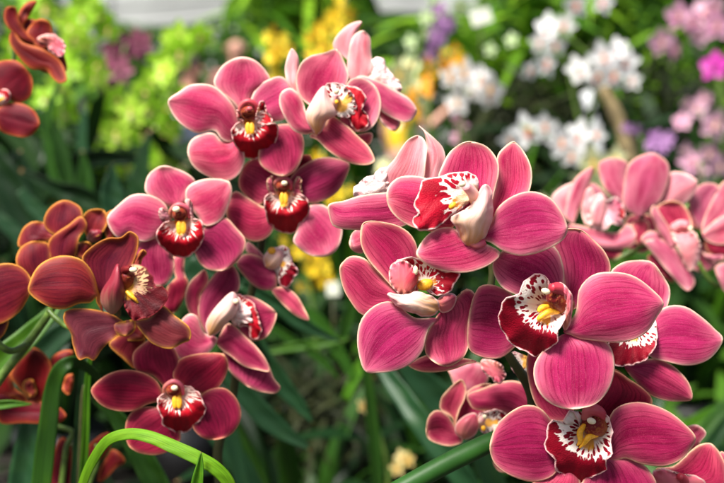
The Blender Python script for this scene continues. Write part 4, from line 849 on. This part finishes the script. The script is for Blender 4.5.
GAPS = [(166,32,262,140,8.8), (372,84,452,200,8.0), (98,-60,226,20,13), (372,-60,480,12,13)]      # open aisles and the view to the wall
def to_px(p): r_ = p-CAM; d_ = r_.dot(FW); return W/2+r_.dot(RT)/d_*F, H/2-r_.dot(UP)/d_*F
def foliage(name, label, regions, mat, seed):
    rg = np.random.default_rng(seed); V = []; Fc = []; A = []
    for (x0, y0, x1, y1, d0, d1, n, L_, w, up) in regions:
        for k in range(n):
            d = rg.uniform(d0, d1); fx_, fy_ = rg.uniform(x0, x1), rg.uniform(y0, y1); c = at(fx_, fy_, d)
            a = rg.uniform(0, 2*math.pi); el = rg.uniform(-.4, 1.2)*up; l = L_*rg.uniform(.5, 1.3); ww = w*rg.uniform(.6, 1.3)
            dr = Vector((math.cos(a)*math.cos(el), math.sin(a)*math.cos(el), math.sin(el))); sd_ = dr.cross(Vector((rg.uniform(-.6,.6), rg.uniform(-.6,.6), 1))).normalized()
            b = len(V); rn = rg.uniform(0, 1)
            if any(a0 < u < a1 and b0 < v < b1 and d < dm for q in (0, .3, .6, 1) for u, v in (to_px(c+dr*(l*q)-Vector((0, 0, l*.35*q*q))),) for a0, b0, a1, b1, dm in GAPS): continue
            for t, q in ((0, .3), (.35, 1), (.7, .8), (1, .05)):
                p = c+dr*(l*t)-Vector((0, 0, 1))*(l*.35*t*t)
                V.append(p-sd_*ww*q/2); V.append(p+sd_*ww*q/2); A += [(t, 0.1, rn), (t, .9, rn)]
            for j in range(3): Fc.append([b+2*j, b+2*j+1, b+2*j+3, b+2*j+2])
    o = mesh_obj(name, V, Fc, mat, None, {'pt': A}); o['kind'] = 'stuff'; o['label'] = label; return o
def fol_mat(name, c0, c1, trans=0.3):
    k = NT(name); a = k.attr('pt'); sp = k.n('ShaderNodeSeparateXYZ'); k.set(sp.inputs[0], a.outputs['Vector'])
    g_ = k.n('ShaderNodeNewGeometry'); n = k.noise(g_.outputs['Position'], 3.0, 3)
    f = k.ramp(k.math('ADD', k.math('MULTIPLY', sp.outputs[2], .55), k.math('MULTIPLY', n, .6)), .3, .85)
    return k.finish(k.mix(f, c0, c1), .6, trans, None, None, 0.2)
M['fb'] = fol_mat('sun_tinted_foliage', (0.05, 0.15, 0.008), (0.20, 0.38, 0.015)); M['fm'] = fol_mat('mid_foliage', (0.009, 0.038, 0.004), (0.055, 0.150, 0.009))  # the brighter copy has sunlight put into its colour
M['fd'] = fol_mat('shade_tinted_foliage', (0.003, 0.011, 0.003), (0.014, 0.044, 0.006), .1); M['fo'] = fol_mat('olive_shade_foliage', (0.006, 0.009, 0.003), (0.026, 0.032, 0.009), .15)  # shade is put into the colour of both these copies
foliage('foliage', 'mass of green foliage with sunlight put into its colour, at the top left and centre behind the flowers', [
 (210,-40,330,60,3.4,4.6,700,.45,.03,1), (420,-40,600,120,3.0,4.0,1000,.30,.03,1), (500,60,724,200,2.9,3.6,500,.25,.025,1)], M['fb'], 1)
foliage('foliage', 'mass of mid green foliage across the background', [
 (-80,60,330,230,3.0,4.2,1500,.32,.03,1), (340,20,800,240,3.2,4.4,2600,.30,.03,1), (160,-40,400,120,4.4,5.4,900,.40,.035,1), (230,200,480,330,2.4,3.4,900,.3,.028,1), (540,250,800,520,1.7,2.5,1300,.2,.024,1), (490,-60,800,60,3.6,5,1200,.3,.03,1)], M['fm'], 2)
foliage('foliage', 'low foliage under the flowers with shade put into its dark colour', [
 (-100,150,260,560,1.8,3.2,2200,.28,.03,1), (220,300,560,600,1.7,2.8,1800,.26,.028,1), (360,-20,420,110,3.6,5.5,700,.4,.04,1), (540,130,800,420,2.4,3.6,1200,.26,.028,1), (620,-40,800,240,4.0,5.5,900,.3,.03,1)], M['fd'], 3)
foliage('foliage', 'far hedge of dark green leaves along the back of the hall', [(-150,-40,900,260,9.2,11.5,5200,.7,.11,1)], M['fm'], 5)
foliage('foliage', 'dull olive foliage in the background with shade put into its colour', [
 (290,-30,400,80,4.6,6.0,700,.4,.02,1), (540,70,720,200,2.6,3.2,500,.25,.014,1), (290,380,360,520,1.4,1.8,700,.10,.008,1), (460,90,560,160,2.6,3.4,400,.2,.015,1)], M['fo'], 4)

# ------------------------------------------------------------------ background blooms
def bloom_geo(kind):
    V, Fc, fm = [], [], []
    def tep(ang, L_, w, cup, base=.04, m=0, curl=0.0, zb=0.0):
        b = len(V); nt_, ns = 7, 5
        for i in range(nt_):
            t = i/(nt_-1); ww = w*math.sin(math.pi*min(.985, .1+.9*t))**.65
            for j in range(ns):
                x = 2*j/(ns-1)-1; r_ = base+L_*t; z = zb+cup*t-curl*t*t+.10*x*x*w
                px_, py_ = x*ww/2, r_
                V.append((px_*math.cos(ang)-py_*math.sin(ang), px_*math.sin(ang)+py_*math.cos(ang), z))
        for i in range(nt_-1):
            for j in range(ns-1): Fc.append([b+i*ns+j, b+i*ns+j+1, b+(i+1)*ns+j+1, b+(i+1)*ns+j]); fm.append(m)
    w = {'cym': .60, 'phal': .66, 'onc': .34}[kind]
    for k, a in enumerate((0, 68, -68, 142, -142)):
        ww = w*(1.35 if kind == 'phal' and k in (1, 2) else 1.0)
        tep(R(a), .92 if k else 1.0, ww, .18, curl=.12)
    if kind == 'onc': tep(math.pi, 1.25, 1.0, .15, m=0); tep(math.pi, .3, .3, .25, m=2)
    else:
        tep(math.pi, .40, .36, .38, m=1, curl=.3); tep(R(110), .20, .2, .34, m=0); tep(R(-110), .20, .2, .34, m=0); tep(math.pi, .22, .14, .34, m=2, zb=.03)
    # column
    C_ = [(0, .05, .02), (0, .10, .16), (0, .06, .30), (0, .0, .38)]; v_, f_, _, _ = tube_geo(C_, [.06, .075, .07, .03], 8); b = len(V)
    V.extend(tuple(q) for q in v_); Fc.extend([[i+b for i in f] for f in f_]); fm.extend([2]*len(f_))
    return V, Fc, fm
def pm(name, c, tr=.35, c2=None):
    k = NT(name); tc = k.n('ShaderNodeTexCoord'); n = k.noise(tc.outputs['Object'], 2.2, 2); oi = k.n('ShaderNodeObjectInfo')
    lt = c2 or tuple(min(.92, x*1.15+.05) for x in c)
    f = k.math('ADD', k.math('MULTIPLY', n, .7), k.math('MULTIPLY', oi.outputs['Random'], .5))
    return k.finish(k.mix(k.ramp(f, .3, .9), c, lt), .5, tr)
PAL = {
 'lime': (pm('lime_bloom', (.30, .60, .015), .45, (.56, .82, .08)), pm('lime_lip', (.80, .80, .42)), pm('lime_centre', (.80, .55, .22))),
 'pale': (pm('greenish_white_bloom', (.55, .70, .38)), pm('greenish_lip', (.75, .80, .5)), pm('greenish_centre', (.7, .7, .2))),
 'white': (pm('white_bloom', (.86, .86, .83)), pm('scarlet_lip', (.72, .07, .03)), pm('orange_centre', (.80, .30, .05))),
 'phal': (pm('white_moth_bloom', (.84, .82, .80)), pm('pink_orange_lip', (.80, .30, .12)), pm('amber_centre', (.85, .45, .05))),
 'butter': (pm('pale_yellow_bloom', (.76, .78, .42)), pm('amber_lip', (.82, .45, .06)), pm('amber_core', (.85, .5, .05))),
 'bud': (pm('creamy_yellow_bud', (.66, .48, .12), .3, (.78, .66, .30)), pm('gold_lip', (.72, .36, .03)), pm('gold_core', (.7, .35, .03))),
 'pinkp': (pm('orchid_pink_bloom', (.66, .30, .46), .35, (.80, .50, .62)), pm('purple_lip', (.42, .02, .16)), pm('cream_core', (.8, .6, .4))),
 'mag': (pm('magenta_bloom', (.50, .03, .34), .35, (.62, .09, .44)), pm('magenta_lip', (.25, .01, .16)), pm('magenta_core', (.6, .2, .4))),
 'purple': (pm('violet_bloom', (.42, .20, .46)), pm('violet_lip', (.22, .03, .30)), pm('violet_core', (.6, .4, .5))),
 'mauve': (pm('dusky_mauve_bloom', (.22, .05, .10), .25, (.34, .10, .17)), pm('dusky_lip', (.12, .02, .06)), pm('dusky_core', (.4, .2, .2))),
 'yel': (pm('yellow_bloom', (.86, .58, .01), .35, (.90, .74, .04)), pm('yellow_lip', (.82, .42, .01)), pm('yellow_core', (.45, .14, .02))),
 'oran': (pm('orange_bloom', (.84, .36, .01), .35, (.90, .52, .02)), pm('orange_lip', (.8, .3, .01)), pm('orange_core', (.45, .1, .02))),
}
GEO = {}
def bloom_spray(label, cat, d, stem, fl, pal, kind, rpx, group=None, name='orchid_spray', jd=.05, stub=True):
    rt = thing(name, label, cat, group, at(stem[0][0], stem[0][1], d))
    tube('stem', rt, [(x, y, d+.02, 2.2/ (d**.5)) for x, y in stem], 'X', 'stem', 8, 5)
    key = (kind, pal)
    for i, q in enumerate(fl):
        x, y = q[0], q[1]; r_ = (q[2] if len(q) > 2 else rpx)*rng.uniform(1.05, 1.32); dd = d+rng.uniform(-jd, jd)
        if key not in GEO:
            V, Fc, fm = GEO.setdefault(kind, bloom_geo(kind)); me = bpy.data.meshes.new('flower'); me.from_pydata(V, [], Fc)
            for m in PAL[pal]: me.materials.append(m)
            me.polygons.foreach_set('use_smooth', [True]*len(Fc)); me.polygons.foreach_set('material_index', fm); me.update(); GEO[key] = me
        o = bpy.data.objects.new('flower', GEO[key]); link(o, rt)
        face = (CAM-at(x, y, dd)).normalized()+Vector((rng.uniform(-.95, .95), rng.uniform(-.2, .2), rng.uniform(-.6, .45)))
        z = face.normalized(); xx = Vector((0, 0, 1)).cross(z).normalized(); yy = z.cross(xx)
        m3 = Matrix((xx, yy, z)).transposed().to_4x4() @ Matrix.Rotation(rng.uniform(-.45, .45), 4, 'Z')
        o.matrix_basis = Matrix.Translation(at(x, y, dd)-rt.location) @ m3 @ Matrix.Scale(r_/F*dd, 4)
    return rt
def jit(pts_, n, s):                      # n blooms scattered along a line of points
    P = smooth_path([(a, b) for a, b in pts_], 10); out = []
    for i in range(n):
        p = P[int(i/(n-1)*(len(P)-1))]; out.append((p[0]+rng.uniform(-s, s), p[1]+rng.uniform(-s, s)))
    return out
G1_ = 'lime green orchid sprays in the background'
bloom_spray('lime green orchid spray whose blooms reach furthest right, towards the balding head', 'orchid', 1.9, [(140,230),(135,170),(160,110),(205,35)], jit([(135,125),(150,90),(165,60),(190,45),(208,32)], 13, 13), 'lime', 'cym', 15, G1_)
bloom_spray('lime green orchid spray at the far left top, above the dark leaves', 'orchid', 1.8, [(60,180),(62,100),(60,50),(80,5)], jit([(55,110),(60,70),(68,40),(78,10)], 11, 15), 'lime', 'cym', 15, G1_)
bloom_spray('lime green orchid spray in the middle of the green group, below the mauve blooms', 'orchid', 1.85, [(110,250),(110,180),(112,130),(130,90)], jit([(118,170),(110,135),(112,110),(135,95)], 12, 16), 'lime', 'cym', 15, G1_)
bloom_spray('lime green orchid spray lowest and nearest the top left pink flower', 'orchid', 1.95, [(165,250),(160,200),(160,150),(170,110)], jit([(160,180),(155,150),(165,125),(172,105)], 11, 13), 'lime', 'cym', 14, G1_)
bloom_spray('lime green orchid spray in the topmost left strip beside the pale wall', 'orchid', 2.1, [(100,120),(98,60),(95,20),(85,-10)], jit([(90,80),(98,45),(92,15),(82,-5)], 9, 13), 'lime', 'cym', 14, G1_)
bloom_spray('lime green blooms in the very top left corner behind the brick red ones', 'orchid', 2.2, [(20,150),(15,80),(18,30),(25,0)], jit([(8,60),(30,40),(12,15),(38,2)], 9, 14), 'lime', 'cym', 15, G1_)
bloom_spray('butter yellow small blooms left of the top left pink flower', 'orchid', 2.0, [(175,220),(172,160),(170,110)], [(168,108,9),(180,120,8),(170,150,8),(185,165,9),(60,140,7),(196,172,8)], 'butter', 'cym', 9)
bloom_spray('dusky mauve blooms between the lime green sprays', 'orchid', 2.4, [(120,140),(118,90),(125,45)], [(112,52),(125,44),(140,42),(108,66),(120,70),(106,80),(138,50)], 'mauve', 'cym', 12)
GW = 'white orchid sprays with scarlet lips'
bloom_spray('white orchid spray with scarlet lips at the top right', 'orchid', 2.1, [(600,230),(590,120),(600,70),(560,30)], [(604,57,16),(613,75,15),(596,76,14),(578,70,12),(626,62,13),(633,80,9),(545,64,12),(530,70,10),(618,50,12)], 'white', 'cym', 13, GW)
bloom_spray('white orchid spray with scarlet lips touching the top edge', 'orchid', 2.25, [(585,150),(570,80),(560,30),(575,-10)], [(548,28,13),(556,45,11),(540,42,10),(575,5,13),(602,2,11),(565,25,11)], 'white', 'cym', 12, GW)
bloom_spray('white orchid spray with scarlet lips just above the topmost sharp petals', 'orchid', 1.75, [(590,260),(585,200),(570,150),(520,125)], [(526,131,16),(546,126,14),(562,142,16),(580,136,15),(572,155,12),(598,134,10),(510,140,10)], 'white', 'cym', 14, GW)
bloom_spray('butter yellow blooms with amber lips above the dusty pink spray', 'orchid', 1.8, [(600,280),(600,220),(595,160)], [(594,163,16),(608,172,13),(585,182,13),(600,192,15),(548,206,13),(560,195,10),(615,158,11)], 'butter', 'cym', 13)
bloom_spray('white moth orchid spray with orange hearts above the sharp spray', 'orchid', 2.0, [(470,230),(468,150),(460,100),(500,80)], [(452,76,13),(466,72,13),(480,80,14),(492,88,14),(458,102,12),(490,98,12),(474,88,11)], 'phal', 'phal', 13)
bloom_spray('creamy white blooms right of the top pink flowers', 'orchid', 2.2, [(410,220),(408,150),(402,80)], [(400,74,13),(410,88,13),(398,96,12),(412,66,11),(420,108,10),(398,118,12),(384,168,10)], 'butter', 'phal', 12)
bloom_spray('orange and gold small blooms over the person in yellow', 'orchid', 1.9, [(415,220),(412,130),(430,70),(458,50)], jit([(402,118),(412,98),(422,84),(436,66),(458,50)], 22, 8), 'oran', 'onc', 6.5, None)
bloom_spray('violet blooms with green buds above the orange ones', 'orchid', 2.1, [(430,160),(430,80),(440,40),(445,10)], jit([(428,50),(436,44),(444,28),(444,16)], 12, 7), 'purple', 'cym', 8)
bloom_spray('pale green blooms dotted up a stem right of the dark hollow', 'orchid', 2.1, [(410,160),(410,90),(420,40),(434,0)], [(411,42,8),(426,18,8),(424,34,7),(460,6,10),(434,2,8),(410,56,6),(512,40,7),(490,50,6),(432,30,6)], 'pale', 'cym', 8)
GY = 'yellow dancing orchid sprays'
bloom_spray('yellow orchid spray behind the topmost soft pink flowers, left one', 'orchid', 1.8, [(272,180),(274,100),(276,40)], jit([(276,74),(272,56),(280,44),(274,34)], 26, 9), 'yel', 'onc', 5.5, GY)
bloom_spray('yellow orchid spray touching the top edge, right of the other yellow one', 'orchid', 1.8, [(330,160),(325,80),(340,20),(350,-10)], jit([(318,52),(330,36),(340,20),(346,2)], 34, 13), 'yel', 'onc', 6, GY)
bloom_spray('yellow orchid spray low between the two pink sprays', 'orchid', 1.5, [(318,360),(312,300),(300,250)], jit([(292,240),(306,252),(318,262),(330,272),(300,275)], 36, 11), 'yel', 'onc', 5.5, GY)
bloom_spray('yellow blooms peeping out beside the petals under the topmost soft pink flowers', 'orchid', 1.5, [(330,260),(326,200),(322,150)], jit([(316,150),(330,190),(342,195),(345,185)], 14, 6), 'yel', 'onc', 5, GY)
GP = 'pink and violet blooms at the top right'
bloom_spray('clear pink orchid spray in the top right corner', 'orchid', 2.2, [(720,130),(715,60),(690,15)], [(678,16,12),(692,22,12),(706,12,13),(718,26,12),(700,36,10),(715,6,10),(661,42,13),(674,50,9)], 'pinkp', 'phal', 12, GP)
bloom_spray('single magenta bloom at the right edge', 'orchid', 2.0, [(722,160),(724,110),(718,68)], [(715,67,14)], 'mag', 'phal', 14, GP)
bloom_spray('pink blooms with a violet tint halfway down the right edge', 'orchid', 2.1, [(720,260),(718,180),(700,110)], [(697,108,10),(688,104,8),(716,124,14),(682,122,8),(705,98,8)], 'pinkp', 'phal', 11, GP)
bloom_spray('pink blooms with dark purple hearts above the dusty pink spray', 'orchid', 1.9, [(710,280),(705,220),(700,160)], [(692,162,12),(711,153,12),(700,172,10),(720,166,11),(684,150,9)], 'pinkp', 'cym', 12, GP)
bloom_spray('small violet blooms beside the leaning brown branch', 'orchid', 2.1, [(650,240),(650,180),(640,135)], [(627,128,6),(636,130,6),(655,138,8),(668,140,9),(662,148,7),(650,146,6)], 'purple', 'cym', 7, GP)
bloom_spray('small pink blooms above the pale flower facing away', 'orchid', 2.0, [(455,200),(460,150),(458,120)], [(462,126,7),(457,138,7),(462,150,6),(456,118,5)], 'pinkp', 'cym', 7)
bloom_spray('two small yellow and white blooms in the dark gap at the bottom centre', 'orchid', 1.1, [(385,520),(388,470),(378,430),(366,404)], [(364,406,8),(402,457,8),(397,468,7),(408,460,7)], 'bud', 'cym', 10, None, 'orchid_spray', .01)

# ------------------------------------------------------------------ post, branch, plant labels, wall
t_ = thing('branch', 'leaning brown branch beside the white blooms', 'branch', None, at(636, 190, 2.3))
tube('limb', t_, [(640,215,2.3,8),(630,160,2.3,7.5),(618,120,2.3,7),(604,92,2.3,5.5),(596,84,2.3,3)], 'X', plain_mat('tan_bark', (.20, .15, .07), .8, 0, .4, 30), 10, 6, .08)
t_ = thing('post', 'pale grey leaning post left of the brown branch', 'post', None, at(604, 190, 2.5))
tube('shaft', t_, [(604,200,2.5,7),(594,130,2.5,7),(586,92,2.5,7)], 'X', plain_mat('pale_post', (.52, .54, .55), .6, 0, .1, 20), 4, 3)
def card(label, x, y, d, w, h, rot):
    c = at(x, y, d); k = d/F; V = []
    for z in (0, .0015):
        for sx, sy in ((-1,-1),(1,-1),(1,1),(-1,1)):
            a, b = sx*w*k/2, sy*h*k/2; V.append(c+RT*(a*math.cos(rot)-b*math.sin(rot))+UP*(a*math.sin(rot)+b*math.cos(rot))+FW*z)
    rt = thing('plant_label', label, 'label', None, c)
    mesh_obj('card', V, [[0,1,2,3],[7,6,5,4],[0,4,5,1],[1,5,6,2],[2,6,7,3],[3,7,4,0]], M['tag'], rt, None, False)
    C_ = [c+FW*.004-UP*h*k*.3, c-UP*(h*k*.5+.10)+FW*.004]; v_, f_, _, _ = tube_geo(C_, [.0015, .0015], 6); mesh_obj('stake', v_, f_, M['stemd'], rt)
M['tag'] = plain_mat('white_card', (.52, .54, .44), .6, 0, .04, 5)
card('white plant label tilted among the leaves at the top, right of the violet blooms', 481, 17, 1.9, 21, 15, .3)
card('white plant label low between the two pink sprays under the yellow blooms', 333, 289, 1.4, 13, 14, .05)
V, Fc = box_geo(-14, 13, 0, 14, 13.2, 5)
o = mesh_obj('wall', V, Fc, M['wallp'], None, None, False); o['label'] = 'pale grey greenhouse wall glimpsed at the top left'; o['category'] = 'wall'
ra = thing('pipe_rail', 'grey rail crossing the pale wall at the top left', 'rail', None, at(150, 60, 11))
M['rail'] = plain_mat('grey_paint', (.22, .23, .22), .5, 0, .1)
tube('rail', ra, [(60,12,11,2.2),(160,5,11,2.2),(260,-4,11,2.2)], 'X', 'rail', 8, 2); tube('upright', ra, [(112,-20,11,3),(111,30,11,3),(110,110,11,3)], 'X', 'rail', 8, 2)
bn = thing('bench', 'dark slatted plant bench hidden under the pots', 'bench', None, Vector((0, 2.1, 0)))
M['wood'] = plain_mat('dark_wood', (.035, .030, .024), .8, 0, .4, 8)
for k in range(14):
    y_ = 0.95+k*.17; V, Fc = box_geo(-1.8, y_, .70, 1.8, y_+.14, .73); mesh_obj('slat', V, Fc, M['wood'], bn, None, False)
for sx in (-1.7, 1.65):
    for y_ in (1.0, 3.2): V, Fc = box_geo(sx, y_, 0, sx+.06, y_+.06, .699); mesh_obj('leg', V, Fc, M['wood'], bn, None, False)

# ------------------------------------------------------------------ people far behind
def skin_body(name, parent, J, E, mat, sub=2):
    """J: {name: (x,y,z,r)}"""
    keys = list(J); me = bpy.data.meshes.new(name); off = parent.location if parent else Vector()
    me.from_pydata([Vector(J[k][:3]) for k in keys], [(keys.index(a), keys.index(b)) for a, b in E], [])
    o = bpy.data.objects.new(name, me); link(o, parent); me.materials.append(mat)
    sk = o.modifiers.new('skin', 'SKIN'); sk.use_smooth_shade = True
    if not me.skin_vertices: me.skin_vertices.new()
    for i, k in enumerate(keys):
        r_ = J[k][3]; me.skin_vertices[0].data[i].radius = r_ if isinstance(r_, tuple) else (r_, r_)
    me.skin_vertices[0].data[0].use_root = True
    s_ = o.modifiers.new('sub', 'SUBSURF'); s_.levels = s_.render_levels = sub
    return o
def person(label, x, y, hgt, face, shirt, skin, hair, trouser, arm='down', lean=0.0, bald=False):
    rt = thing('person', label, 'person', None, Vector((x, y, 0))); rt.rotation_euler = (0, 0, face); rt.scale = (hgt/1.75,)*3
    def L3(z): return lean*max(0, z-.95)
    J = {'pel': (0, 0, .95, (.15, .11)), 'waist': (0, L3(1.1), 1.1, (.135, .10)), 'chest': (0, L3(1.32), 1.32, (.16, .115)), 'neckb': (0, L3(1.47), 1.47, .065), 'neck': (0, L3(1.53), 1.54, .052),
         'jaw': (0, L3(1.58)+.02, 1.60, (.062, .075)), 'head': (0, L3(1.66)+.01, 1.67, (.076, .092)), 'crown': (0, L3(1.73), 1.725, (.055, .065))}
    E = [('pel','waist'),('waist','chest'),('chest','neckb'),('neckb','neck'),('neck','jaw'),('jaw','head'),('head','crown')]
    for s_, n_ in ((-1, 'l'), (1, 'r')):
        J['sh'+n_] = (s_*.18, L3(1.42), 1.42, .055)
        if arm == 'up' and s_ == 1: el, wr = (.26, .10, 1.20), (.24, .32, 1.36)
        else: el, wr = (s_*.25, L3(1.13)-.02, 1.13), (s_*.27, L3(.9)+.06, .89)
        J['el'+n_] = (*el, .042); J['wr'+n_] = (*wr, .028); d_ = (Vector(wr)-Vector(el)).normalized()
        J['pa'+n_] = (*(Vector(wr)+d_*.06), (.036, .016)); E += [('chest','sh'+n_),('sh'+n_,'el'+n_),('el'+n_,'wr'+n_),('wr'+n_,'pa'+n_)]
        for q in range(4):
            J[f'f{q}{n_}'] = (*(Vector(wr)+d_*(.15-.01*abs(q-1.5))+Vector((0, (q-1.5)*.019, 0))), .008); E.append(('pa'+n_, f'f{q}{n_}'))
        J['t'+n_] = (*(Vector(wr)+d_*.07+Vector((-s_*.01, .045, 0))), .009); E.append(('wr'+n_, 't'+n_))
        J['hip'+n_] = (s_*.09, 0, .86, .09); J['kn'+n_] = (s_*.10, .01, .48, .058); J['an'+n_] = (s_*.10, -.02, .09, .04); J['to'+n_] = (s_*.11, .13, .035, (.04, .03))
        E += [('pel','hip'+n_),('hip'+n_,'kn'+n_),('kn'+n_,'an'+n_),('an'+n_,'to'+n_)]
    sm = plain_mat(name_('skin'), skin, .5, 0, .08, 20)
    b = skin_body('body', rt, J, E, sm)
    T = {k: (*J[k][:3], tuple(1.13*q for q in J[k][3]) if isinstance(J[k][3], tuple) else J[k][3]*1.25) for k in ('pel','waist','chest','shl','shr','ell','elr')}
    T['neckb'] = (*J['neckb'][:3], .075)
    for n_ in 'lr':
        a, b2 = Vector(J['sh'+n_][:3]), Vector(J['el'+n_][:3]); T['el'+n_] = (*(a*.25+b2*.75), .058)
    skin_body('shirt', rt, T, [('pel','waist'),('waist','chest'),('chest','neckb'),('chest','shl'),('chest','shr'),('shl','ell'),('shr','elr')], plain_mat(name_('shirt'), shirt, .8, 0, .12, 12))
    T = {k: (*J[k][:3], tuple(1.16*q for q in J[k][3]) if isinstance(J[k][3], tuple) else J[k][3]*1.28) for k in ('pel','hipl','hipr','knl','knr','anl','anr')}
    skin_body('trousers', rt, T, [('pel','hipl'),('pel','hipr'),('hipl','knl'),('hipr','knr'),('knl','anl'),('knr','anr')], plain_mat(name_('trousers'), trouser, .85, 0, .12, 12))
    # hair, ears, nose, eyes, mouth
    hy = L3(1.67)
    def ell(nm, c, r_, mat, cut=None):
        V, Fc = [], []; nu, nv = 18, 12
        for i in range(nv+1):
            ph = math.pi*i/nv
            for j in range(nu):
                th = 2*math.pi*j/nu; V.append(Vector(c)+Vector((r_[0]*math.sin(ph)*math.cos(th), r_[1]*math.sin(ph)*math.sin(th), r_[2]*math.cos(ph))))
        for i in range(nv):
            for j in range(nu):
                f = [i*nu+j, i*nu+(j+1) % nu, (i+1)*nu+(j+1) % nu, (i+1)*nu+j]
                if cut and all(cut(V[q]) for q in f): continue
                Fc.append(f)
        return mesh_obj_local(nm, V, Fc, mat, rt)
    cut = (lambda p: (p.z < 1.69 and p.y-hy > .02) or p.z < 1.58) if not bald else (lambda p: p.z > 1.70 or p.z < 1.58 or p.y-hy > 0)
    ell('hair', (0, hy-.008, 1.675), (.086, .106, .098), plain_mat(name_('hair'), hair, .6, 0, .2, 60), cut)
    for s_ in (-1, 1): ell('ear', (s_*.082, hy, 1.655), (.012, .02, .03), sm); ell('eye', (s_*.032, hy+.094, 1.665), (.014, .010, .008), M['eye'])
    ell('nose', (0, hy+.105, 1.64), (.012, .016, .022), sm); ell('mouth', (0, hy+.092, 1.605), (.024, .008, .006), M['mouth'])
CNT = [0]
def name_(n): CNT[0] += 1; return n+'_tone' + ('' if CNT[0] < 5 else '_b' if CNT[0] < 9 else '_c')
def mesh_obj_local(name, V, Fc, m, parent):
    me = bpy.data.meshes.new(name); me.from_pydata(V, [], Fc); me.materials.append(m); me.polygons.foreach_set('use_smooth', [True]*len(Fc)); me.update()
    return link(bpy.data.objects.new(name, me), parent)
M['eye'] = plain_mat('dark_eye', (.03, .02, .02), .3, 0, 0); M['mouth'] = plain_mat('mouth_red', (.35, .10, .09), .5, 0, 0)
def floor_xy(px, d): c = at(px, 100, d); return c.x, c.y
x, y = floor_xy(237, 8.2); person('person with a balding head seen behind the top left pink flower', x, y, 1.64, R(200), (.25, .10, .09), (.50, .27, .19), (.10, .06, .05), (.05, .05, .07), bald=True)
x, y = floor_xy(190, 6.4); person('dark haired person in a pale blue shirt left of the balding one', x, y, 1.50, R(250), (.42, .50, .66), (.55, .27, .18), (.05, .03, .025), (.06, .05, .05))
x, y = floor_xy(402, 7.4); person('person in a yellow top with one forearm raised behind the orange blooms', x, y, 1.42, R(-60), (.80, .52, .02), (.62, .34, .24), (.06, .04, .03), (.05, .05, .06), arm='up')
